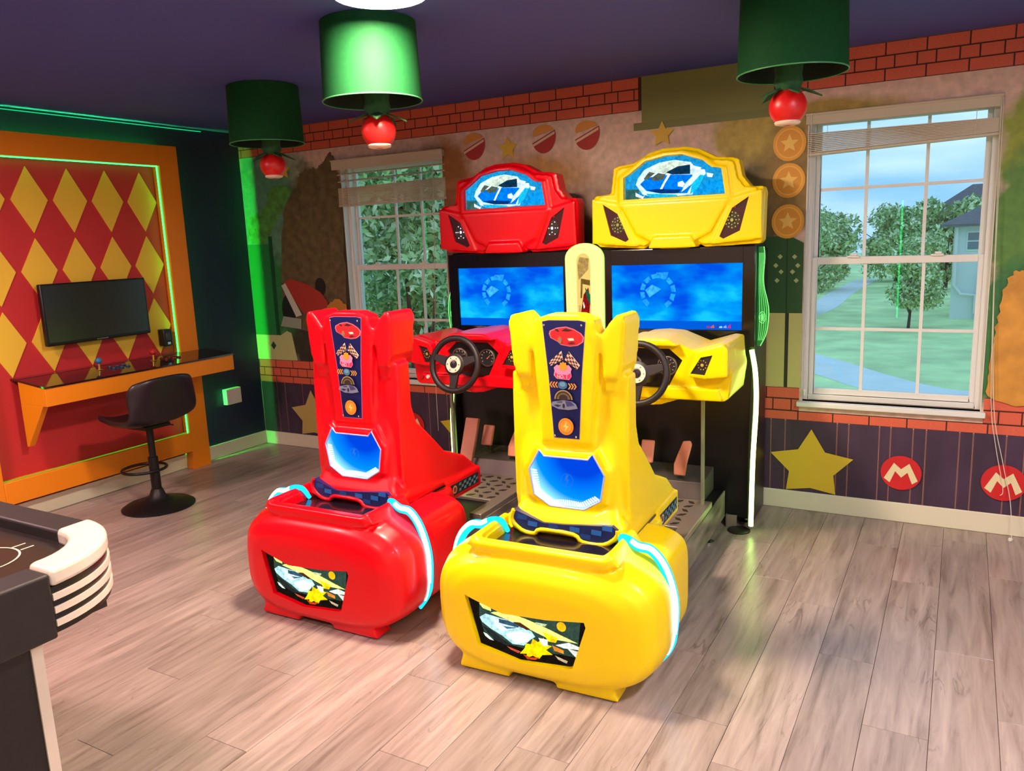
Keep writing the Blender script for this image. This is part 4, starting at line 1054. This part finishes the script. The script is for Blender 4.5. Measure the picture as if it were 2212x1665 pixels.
    ly = [([(x, z) for x, z in pc], E((26, 20, 14), 1.0)),
          (pp((240, 320), (480, 420), (900, 520), (1300, 560), (1800, 640), (1760, 1040), (1780, 1250), (1500, 1200), (1200, 1180), (700, 1060), (420, 960), (300, 840), (230, 560)), E((52, 74, 62), 1.0)),
          (pp((690, 480), (960, 590), (1200, 700), (1500, 860), (1760, 1000), (1300, 920), (1000, 760), (420, 500), (480, 480)), E((246, 240, 130), 1.25)),
          (pp((240, 330), (310, 310), (430, 400), (430, 470), (300, 420)), E((240, 236, 130), 1.2)),
          (pp((450, 370), (740, 450), (660, 520), (460, 440)), E((40, 30, 170), 1.0)),
          (pp((540, 385), (740, 440), (700, 470), (560, 420)), E((216, 206, 255), 1.2)),
          (pp((240, 570), (340, 510), (540, 570), (760, 640), (900, 740), (1060, 800), (1120, 900), (1050, 950), (940, 1060), (760, 1040), (600, 900), (420, 780), (280, 660)), E((178, 222, 226), 1.2)),
          (pp((480, 700), (620, 700), (860, 760), (640, 800), (560, 800)), E((230, 248, 250), 1.4)),
          (pp((620, 720), (860, 750), (680, 775)), E((70, 120, 150), 1.0)),
          (pp((420, 590), (500, 560), (760, 650), (660, 720), (500, 690)), E((212, 240, 244), 1.2)),
          (pp((660, 860), (880, 800), (1080, 860), (1000, 990), (820, 1030)), E((240, 250, 250), 1.35)),
          (pp((560, 590), (700, 620), (900, 700), (860, 740), (700, 700), (560, 660)), E((60, 92, 112), .9)),
          (pp((780, 640), (900, 650), (1050, 760), (1000, 780)), E((90, 50, 24), .9)),
          (pp((290, 720), (420, 780), (620, 960), (760, 1050), (660, 1060), (480, 960), (360, 820)), E((40, 44, 44), .9)),
          (pp((300, 830), (360, 860), (470, 980), (400, 960), (330, 900)), E((220, 236, 224), 1.2)),
          (pp((880, 1190), (960, 1090), (980, 1010), (1060, 1020), (1090, 920), (1170, 980), (1260, 900), (1270, 1010), (1380, 1040), (1290, 1110), (1390, 1190), (1230, 1200), (1180, 1270), (1080, 1220), (980, 1270), (990, 1190)), E((255, 206, 10), 1.35)),
          (pp((1240, 790), (1380, 850), (1480, 900), (1440, 980), (1330, 960)), E((255, 216, 20), 1.3)),
          (pp((1180, 900), (1320, 930), (1320, 1040), (1240, 1030)), E((255, 252, 236), 1.4)),
          (pp((930, 1190), (1050, 1250), (1200, 1240), (1120, 1290), (1000, 1280)), E((220, 70, 24), 1.1)),
          (pp((680, 1060), (900, 1150), (860, 1180), (740, 1120)), E((214, 84, 60), 1.0)),
          (pp((1390, 1020), (1560, 1100), (1560, 1160), (1420, 1110)), E((240, 140, 40), 1.1)),
          (pp((1440, 1010), (1640, 960), (1790, 1030), (1780, 1080), (1560, 1060)), E((236, 244, 230), 1.2)),
          (pp((1430, 1190), (1620, 1280), (1600, 1320), (1480, 1260)), E((214, 190, 150), 1.0)),
          (pp((1620, 1060), (1790, 1110), (1780, 1250), (1700, 1160)), E((226, 222, 210), 1.1)),
          (ell(*pm(1540, 690), .018, .018, 16), E((255, 170, 20), 1.4)),
          (pp((1150, 620), (1330, 650), (1300, 690), (1160, 660)), E((196, 220, 170), 1.1))]
    prints('rear_picture', bs, ly, lambda u, v, h: (u, -2.303-h, v))
    for k in (-1, 1):
        pts = [(k*.235, -2.05, .475), (k*.245, -2.08, .525), (k*.275, -2.10, .532), (k*.315, -2.105, .512), (k*.365, -2.105, .503), (k*.415, -2.11, .445), (k*.446, -2.11, .34), (k*.446, -2.11, .24), (k*.43, -2.11, .15), (k*.39, -2.11, .08)]
        path = smoothpath(pts, 6)
        rad = [.009+.009*min(1, i/20) if i < 46 else .018-.011*(i-46)/max(1, len(path)-47) for i in range(len(path))]
        MB().tube(path, rad, 10).build('neon_tube', M_cyan, bs, smooth=60)
        MB().tube([(p[0]+k*.004, p[1]-.007, p[2]+.004) for p in path[14:-4]], [r*.66 for r in rad[14:-4]], 8).build('neon_core', M_core, bs, smooth=60)
    if neon_side > 0:
        MB().lathe([(.06, .0), (.06, .006), (.05, .01), (.001, .011)], 24, Matrix.Translation((.36, -.5, 0))).build('rubber_foot', M_rubber, R, smooth=40)
        MB().box(.28, .34, -.46, -.45, .0, .07).box(.28, .285, -.46, -.38, 0, .07).build('bracket', M_alum, R)
    # ---------------- seat
    se = shell('seat', D['seat'], M_shell, R)
    lp = D['lp']
    MB().prism(lp, 'y', -1.9935, -1.992).build('light_panel', M_light, se)
    ld = MB(); run = [lp[9], lp[8], lp[7], lp[6], lp[5]]
    for (xa, za), (xb, zb) in zip(run, run[1:]):
        n = max(2, int(math.hypot(xb-xa, zb-za)/.0105))
        for i in range(n):
            t = (i+.5)/n; x, z = xa+(xb-xa)*t, za+(zb-za)*t; d = Vector((-x, .71-z)).normalized()
            ld.prism([(x+d.x*a-d.y*b, z+d.y*a+d.x*b) for a, b in ((.006, -.0032), (.028, -.002), (.028, .002), (.006, .0032))], 'y', -1.9955, -1.9936)
    tag(ld.build('led_row', glow('white_led', (226, 244, 255), 3.0), se), kind='stuff')
    mbt = MB().tube([(x, -2.001, z) for x, z in lp], .0042, 8, True); mbt.build('light_rim', mat('light_rim', (170, 180, 236), .3), se)
    MB().tube([(.0+.024*math.cos(2*PI*i/24), -1.995, .69+.026*math.sin(2*PI*i/24)) for i in range(24)], .0012, 5, True).build('bolt_ring', glow('bolt_ring_glow', (40, 120, 230), 1.0), se)
    prints('bolt_sign', se, [([(-.004, .712), (.008, .712), (.002, .695), (.01, .695), (-.006, .668), (-.001, .688), (-.01, .688)], glow('bolt_ring_glow', (40, 120, 230), 1.0))], lambda u, v, h: (u, -1.9945-h, v))
    # decal down the spine
    def dmp(cx, cy): return ((cx-335-(.018*(900-cy)))*.000310, 1.298-(cy-110)*.000292)
    def dd(*p): return [dmp(*q) for q in p]
    def de(cx, cy, rx, ry, n=18, a0=0, a1=2*PI):
        q = dmp(cx, cy); return ell(q[0], q[1], rx*.00031, ry*.000292, n, a0, a1)
    carp = ((150, 270), (165, 230), (260, 190), (380, 175), (480, 205), (570, 260), (605, 310), (590, 370), (520, 415), (420, 430), (300, 410), (260, 370), (170, 325))
    c0 = (375, 305)
    ins = [(c0[0]+(x-c0[0])*.93, c0[1]+(y-c0[1])*.91) for x, y in carp]
    edge_c = P((150, 130, 190))
    dec = [([(-.088, 1.298), (-.06, 1.303), (.06, 1.303), (.088, 1.298), (.068, 1.09), (.053, .852), (-.053, .852), (-.068, 1.09)], edge_c),
           ([(-.086, 1.296), (-.06, 1.301), (.06, 1.301), (.086, 1.296), (.066, 1.09), (.051, .854), (-.051, .854), (-.066, 1.09)], M_navyp),
           (dd(*carp), P((214, 120, 140))), (dd(*ins), P((206, 24, 34))),
           (dd((315, 230), (370, 198), (465, 222), (400, 238)), P((60, 10, 16))), (dd((228, 212), (262, 205), (292, 240), (262, 240)), P((60, 10, 16))),
           (dd((390, 325), (465, 320), (480, 350), (410, 356)), P((244, 216, 190))), (de(292, 348, 26, 44), P((150, 110, 70))), (dd((385, 385), (450, 370), (500, 385), (430, 400)), P((90, 8, 14))),
           (dd((130, 640), (308, 485), (325, 600), (160, 685)), P((232, 208, 190))), (dd((402, 490), (540, 665), (500, 720), (345, 600)), P((232, 208, 190)))]
    chk = P((92, 44, 26))
    for (q, nn) in ((((130, 640), (308, 485), (325, 600), (160, 685)), 5), (((402, 490), (540, 665), (500, 720), (345, 600)), 5)):
        def bil(u, v): return tuple((q[0][i]*(1-u)+q[1][i]*u)*(1-v)+(q[3][i]*(1-u)+q[2][i]*u)*v for i in (0, 1))
        for i in range(6):
            for j in range(4):
                if (i+j) % 2 == 0:
                    dec.append((dd(bil(i/6, j/4), bil((i+1)/6, j/4), bil((i+1)/6, (j+1)/4), bil(i/6, (j+1)/4)), chk))
    dec += [(dd((200, 800), (215, 740), (205, 700), (250, 660), (300, 690), (350, 690), (400, 660), (440, 710), (425, 750), (435, 810), (400, 855), (240, 845)), P((232, 140, 180))),
            (dd((215, 800), (225, 760), (255, 790), (385, 790), (420, 765), (425, 815), (395, 845), (245, 838)), P((214, 40, 96))),
            (star(*dmp(330, 682), .019, .72, 9), P((246, 150, 30))),
            (de(312, 925, 62, 52), P((60, 110, 150))), (de(312, 915, 40, 30), P((104, 150, 176)))]
    for i in range(3):
        for s_, x0, y0 in ((-1, 165+36*i, 922), (1, 400+36*i, 936)):
            dec.append((dd((x0-s_*18, y0-38), (x0+s_*0, y0-38), (x0+s_*26, y0), (x0, y0+38), (x0-s_*18, y0+38), (x0+s_*8, y0)), P((232, 150, 50))))
    dec += [(de(318, 1110, 118, 122, 20, 0, PI), P((170, 140, 84))), (de(318, 1110, 104, 108, 20, 0, PI), P((50, 44, 30))), (de(318, 1110, 84, 84, 20, 0, PI), P((110, 92, 56))), (de(318, 1090, 58, 46, 16), P((48, 32, 28))),
            (dd((145, 1195), (175, 1145), (320, 1120), (430, 1130), (480, 1165), (500, 1220), (380, 1245), (250, 1240)), P((120, 126, 150))),
            (dd((185, 1190), (230, 1180), (290, 1190), (240, 1215)), P((30, 34, 60))), (dd((340, 1125), (420, 1135), (460, 1180), (360, 1200)), P((62, 56, 110))), (dd((230, 1145), (310, 1135), (300, 1150), (240, 1155)), P((40, 44, 70))), (de(320, 1195, 16, 30), P((30, 30, 50))),
            (de(337, 1465, 100, 112, 24), P((238, 146, 34))), (de(337, 1465, 82, 92, 24), P((216, 112, 24))), (de(337, 1465, 74, 82, 24), P((240, 156, 44))),
            (dd((350, 1400), (300, 1470), (335, 1470), (320, 1530), (375, 1455), (340, 1455)), P((252, 214, 120)))]
    dc = prints('back_decal', se, dec, lambda u, v, h: (u, -1.9852-h, v), .00025)
    tme = text_mesh('NO. 1', .017); tme.materials.append(P((240, 226, 220)))
    q = dmp(318, 815)
    to = link('badge_text', tme, dc); to.location = (q[0], -1.9985, q[1]); to.rotation_euler = (PI/2, 0, 0)
    for x, z in ((-.075, 1.285), (.075, 1.285), (-.043, .864), (.043, .864)):
        MB().sphere((x, -1.9975, z), .0042, 6).build('decal_screw', M_chrome, se, smooth=60)
    # checkered plate under the light
    sk0 = [(-.205, .50), (-.215, .46), (-.175, .42), (-.12, .412), (-.09, .432), (.045, .43), (.08, .405), (.165, .405), (.215, .44), (.222, .468), (.2, .482), (.0, .463), (-.08, .46)]
    sk = [(x-.005, z+.064) for x, z in sk0]
    ly = [(sk, P((14, 34, 96)))]
    for i in range(9):
        for j in range(3):
            if (i+j) % 2 == 0:
                x0, z0 = -.195+.044*i, .484+.022*j
                if j == 2 and abs(x0+.02) < .13: continue
                if j == 0 and (-.12 < x0 < .06 or x0 < -.17 or x0 > .15): continue
                ly.append(([(x0, z0), (x0+.04, z0-.002), (x0+.042, z0+.018), (x0+.002, z0+.02)], P((36, 104, 190) if (i*j) % 3 else (22, 66, 140))))
    prints('checker_plate', se, ly, lambda u, v, h: (u, -2.04-h, v))
    MB().prism(sk, 'y', -2.04, -1.96).build('plate_backing', M_navyp, se)
    MB().tube(smoothpath([(x, -2.04, z) for x, z in sk[:10]], 3), .009, 8).build('plate_trim', M_shell, se, smooth=60)
    # side badge of the seat cushion
    for k in (-1, 1):
        sl = [(-1.615, .452), (-1.35, .452), (-1.35, .398), (-1.60, .395)]
        ly = [(sl, P((26, 34, 62))), (ell(-1.575, .424, .02, .02, 16), P((226, 160, 120) if neon_side < 0 else (210, 206, 170))), (ell(-1.575, .424, .013, .013, 12), P((120, 50, 60)))]
        for i in range(8):
            for j in range(3):
                if (i+j) % 2 == 0: ly.append(([(-1.54+.022*i, .405+.014*j), (-1.52+.022*i, .405+.014*j), (-1.516+.022*i, .418+.014*j), (-1.536+.022*i, .418+.014*j)], P((96, 150, 176))))
        prints('side_badge', se, ly, lambda u, v, h, k=k: (k*(.2505+h), u, v), .0004)
    return R

racer('racing_machine', (2.665, 0, 0), math.radians(1.5), M_red, 'red racing arcade machine with bucket seat, wheel and blue screen', -1)
racer('racing_machine', (3.675, 0, 0), math.radians(2.6), M_yel, 'yellow racing arcade machine with bucket seat, wheel and blue screen', 1)

# ---- lit column between the machines
lc = tag(empty('lit_divider_column', (3.185, -.48, 0)), 'glowing pale green rounded column between the two machines', 'light column')
ol = [(-.105, .0), (.105, .0), (.115, 1.0), (.118, 1.48)]+[(.118*math.cos(a), 1.48+.085*math.sin(a)) for a in [PI*i/14 for i in range(1, 14)]]+[(-.118, 1.48), (-.115, 1.0)]
ins_ = [(-.042, .75), (.042, .75), (.042, 1.46)]+[(.042*math.cos(a), 1.46+.05*math.sin(a)) for a in [PI*i/10 for i in range(1, 10)]]+[(-.042, 1.46)]
MB().prism([p for p in ol], 'y', -.03, .008).build('lit_body', mat('lit_green_acrylic', (150, 190, 110), .3, emit=(204, 246, 130), es=COLM), lc, bevel=.012, seg=3)
MB().prism(ins_, 'y', -.034, -.029).build('picture_window', mat('column_window', (150, 140, 80), .25, emit=(196, 186, 110), es=.7), lc)
ly = [([(-.03, 1.36), (.03, 1.42), (.035, 1.48), (-.02, 1.49), (-.035, 1.45)], E((200, 160, 90), .8)), ([(-.015, 1.25), (.04, 1.36), (.04, 1.33), (-.005, 1.22), (-.01, 1.14), (-.02, 1.14)], E((130, 96, 40), .8)),
      ([(-.02, 1.05), (.0, 1.16), (.03, 1.2), (.04, 1.13), (.03, 1.02), (-.01, 1.0)], E((150, 24, 24), .8)), ([(.01, 1.2), (.04, 1.16), (.04, 1.1), (.02, 1.14)], E((20, 110, 70), .8)), ([(.0, 1.08), (.008, 1.09), (.0, 1.12), (-.006, 1.11)], E((240, 230, 200), 1)), ([(-.01, .95), (.03, 1.0), (.025, .88), (.0, .86)], E((220, 220, 180), .9)), ([(-.038, .9), (-.028, 1.1), (-.02, 1.1), (-.022, .9)], E((220, 160, 110), .9)), ([(.02, .9), (.04, .9), (.04, 1.05), (.03, 1.0)], E((40, 90, 40), .8))]
prints('column_picture', lc, ly, lambda u, v, h: (u, -.034-h, v+.12 if v < 1.3 else v))

# ---- coin box between the machines
cb = tag(empty('coin_box', (3.13, -.78, 0)), 'black coin box with red top between the red and yellow machines', 'coin box')
MB().box(-.155, .155, -.2, .2, .0, .63).build('body', mat('coin_box_black', (30, 20, 30), .3), cb, bevel=.006)
MB().prism([(-.2, .63), (-.205, .66), (-.1, .72), (.2, .72), (.2, .63)], 'x', -.16, .16).build('top', M_red, cb, bevel=.012)
MB().lathe([(.07, 0), (.065, .012), (.04, .025), (.001, .03)], 24, Matrix.Translation((.03, -.145, .69)) @ Matrix.Rotation(.5, 4, 'X')).build('top_dome', M_red, cb, smooth=50)
prints('price_card', cb, [([(-.06, .36), (.06, .36), (.06, .52), (-.06, .52)], E((226, 40, 60), .9)), (ell(-.01, .47, .03, .03, 16), E((246, 130, 60), 1)), ([(-.04, .385), (.02, .385), (.02, .41), (-.04, .41)], E((255, 200, 190), 1))], lambda u, v, h: (u, -.2-h, v))
MB().box(-.05, .05, -.205, -.198, .1, .28).build('coin_door', mat('coin_door_steel', (70, 62, 66), .35, .6), cb, bevel=.003)

# ================================================================== OUTSIDE (seen from an upper floor)
GZ = -3.0
M_lawn = mat('lawn', (206, 232, 164), .9, noise=((.6, .6, .6), .28))
tag(MB().box(-60, 70, .6, 140, GZ-.2, GZ).build('lawn_ground', M_lawn), 'green lawn outside the windows', kind='structure')
M_conc = mat('path_concrete', (226, 230, 228), .8, noise=((1, 1, 1), .08))
def path(pts, w, label):
    pts = smoothpath(pts, 6); mb = MB(); vs = []; fs = []
    for i, (x, y) in enumerate(pts):
        a = pts[max(0, i-1)]; b = pts[min(len(pts)-1, i+1)]
        d = Vector((b[0]-a[0], b[1]-a[1])).normalized(); n = Vector((-d.y, d.x))*w/2
        vs += [(x+n.x, y+n.y, GZ+.02), (x-n.x, y-n.y, GZ+.02)]
    for i in range(len(pts)-1): fs.append((2*i, 2*i+1, 2*i+3, 2*i+2))
    top = len(vs); vs += [(x, y, GZ-.05) for x, y, z in vs]
    for i in range(len(pts)-1):
        fs.append((2*i, 2*i+2, top+2*i+2, top+2*i)); fs.append((2*i+1, top+2*i+1, top+2*i+3, 2*i+3))
    return tag(mb.add(vs, fs).build('garden_path', M_conc), label, kind='structure')
path([(-9, 34), (-3, 28.5), (.4, 24.4), (2.3, 21.6), (3.85, 19.7), (5.3, 19.0), (9, 18.6), (14, 18.6)], 1.9, 'curved concrete path across the lawn')
path([(-3.5, 34), (-2.0, 42), (-2.2, 55), (-2.0, 70)], 1.6, 'far concrete path leading to the trees')

M_bark = mat('bark', (70, 60, 52), .9)
LEAF = [mat('leaf_dark', (128, 160, 100), .6, noise=((.9, .9, .9), .35)), mat('leaf_mid', (176, 202, 132), .6, noise=((.9, .9, .9), .35)), mat('leaf_light', (236, 240, 196), .55, noise=((1.2, 1.2, 1.2), .35))]
def tree(name, x, y, h, r, n, lf, label, mats, trunk=.12, z0=None, squash=.8):
    rnd = random.Random(int(x*100+y*7))
    z0 = h*.35 if z0 is None else z0
    e = tag(empty(name, (x, y, GZ)), label, 'tree', 'trees seen through the windows')
    tk = MB().tube([(0, 0, -.1), (.03*r, 0, z0), (-.02*r, .05, h*.8)], [trunk, trunk*.8, trunk*.3], 8)
    for k in range(7):
        a = k*2.4; tk.tube([(0, 0, z0*(.8+.07*k)), (.4*r*math.cos(a), .4*r*math.sin(a), z0+(h-z0)*(.3+.05*k)), (.75*r*math.cos(a), .75*r*math.sin(a), z0+(h-z0)*(.45+.06*k))], [trunk*.45, trunk*.3, trunk*.1], 5)
    tk.build('trunk', M_bark, e, smooth=60)
    cl = []
    for k in range(22):
        a = rnd.uniform(0, 2*PI); q = rnd.random()**.5; zz = rnd.uniform(-1, 1)
        cl.append((r*.72*q*math.cos(a)*math.sqrt(1-zz*zz*.6), r*.72*q*math.sin(a)*math.sqrt(1-zz*zz*.6), (z0+h)/2+zz*(h-z0)/2*.8, r*rnd.uniform(.25, .45)))
    vs = []; fs = []; mi = []
    for i in range(n):
        c = cl[i % len(cl)]
        d = Vector((rnd.gauss(0, 1), rnd.gauss(0, 1), rnd.gauss(0, 1))).normalized()
        p = Vector(c[:3])+Vector((d.x, d.y, d.z*squash))*c[3]*rnd.uniform(.55, 1.05)
        u = Vector((rnd.gauss(0, 1), rnd.gauss(0, 1), rnd.gauss(0, 1))).normalized(); v = u.cross(d)
        if v.length < .1: continue
        v.normalize(); s = lf*rnd.uniform(.6, 1.3); o = len(vs)
        vs += [tuple(p-u*s), tuple(p+v*s*.45), tuple(p+u*s), tuple(p-v*s*.45)]; fs.append((o, o+1, o+2, o+3)); mi.append(rnd.choice((0, 1, 1, 2)))
    mb = MB(); mb.v = vs; mb.f = fs; mb.m = mi
    tag(mb.build('foliage', mats, e, recalc=False), kind='stuff')
    return e
tree('lawn_tree', 3.05, 34.5, 4.2, 1.75, 9000, .10, 'small round tree on the lawn in the middle of the right window', LEAF, .07, .8)
tree('lawn_tree', -2.6, 40, 5.6, 2.6, 9000, .12, 'leafy tree at the left edge of the right window', LEAF, .1, 1.0)
for i, (x, y, h, r, lb) in enumerate(((-4.5, 57, 5.6, 3.3, 'far bushy tree left of the lawn tree'), (.3, 67, 5.6, 3.6, 'far bushy tree behind the lawn tree'), (4.0, 57, 6.0, 2.7, 'far tall tree beside the white house'), (-12, 66, 6.0, 4.0, 'far tree beyond the left edge of the right window'), (8.6, 68, 5.4, 3.4, 'far tree behind the white house'))):
    tree('far_tree', x, y, h, r, 9000, .2, lb, LEAF, .16, .8)
tree('near_tree', -1.9, 4.6, 7.6, 2.9, 46000, .068, 'large leafy tree close outside the left window', [LEAF[0], LEAF[1], LEAF[2]], .06, .3)
tree('near_tree', -5.4, 10.6, 7.8, 3.2, 26000, .09, 'second leafy tree behind the one outside the left window', [LEAF[0], LEAF[1], LEAF[1]], .08, .4)
# ---- white house
hs = tag(empty('white_house', (8.2, 41.5, GZ)), 'white house with grey hip roof seen through the right window', 'house')
M_hw = mat('house_render', (222, 226, 226), .8); M_rf = mat('roof_shingle', (108, 104, 108), .85, noise=((3, 3, 12), .2))
MB().box(-3.62, 4.5, -3.0, 4.0, 0, 4.4).build('wall', M_hw, hs)
MB().add([(-4.2, -3.5, 4.45), (5, -3.5, 4.45), (5, 4.5, 4.45), (-4.2, 4.5, 4.45), (-1.6, .5, 5.75), (1.6, .5, 5.75), (-4.2, -3.5, 4.33), (5, -3.5, 4.33), (5, 4.5, 4.33), (-4.2, 4.5, 4.33)], [(0, 1, 5, 4), (1, 2, 5), (2, 3, 4, 5), (3, 0, 4), (0, 6, 7, 1), (1, 7, 8, 2), (2, 8, 9, 3), (3, 9, 6, 0), (9, 8, 7, 6)]).build('roof', M_rf, hs)
for x in (-2.8, 1.6):
    wnd = MB().box(x-.3, x+.3, -3.06, -2.98, 3.2, 4.1).build('window', M_frame, hs)
    MB().box(x-.24, x+.24, -3.075, -3.06, 3.27, 3.62).box(x-.24, x+.24, -3.075, -3.06, 3.68, 4.03).build('pane', mat('house_glass', (110, 130, 140), .15), wnd)
MB().tube([(-3.5, -3.1, 4.3), (-3.5, -3.1, 1.6), (-3.2, -3.15, 1.2), (-2.6, -3.15, 1.15), (-2.6, -3.15, .3)], .07, 8).build('drainpipe', M_frame, hs)
MB().box(-2.4, .2, -3.25, -2.95, .0, 2.2).build('porch_screen', mat('porch_dark', (120, 130, 138), .6), hs)
hs2 = tag(empty('far_house', (6.0, 86, GZ)), 'far house roof rising behind the trees', 'house')
MB().box(-4, 4, -3, 3, 0, 5.2).build('wall', M_hw, hs2)
MB().add([(-4.6, -3.6, 5.2), (4.6, -3.6, 5.2), (4.6, 3.6, 5.2), (-4.6, 3.6, 5.2), (-.6, 0, 8.0), (.6, 0, 8.0)], [(0, 1, 5, 4), (1, 2, 5), (2, 3, 4, 5), (3, 0, 4), (3, 2, 1, 0)]).build('roof', M_rf, hs2)
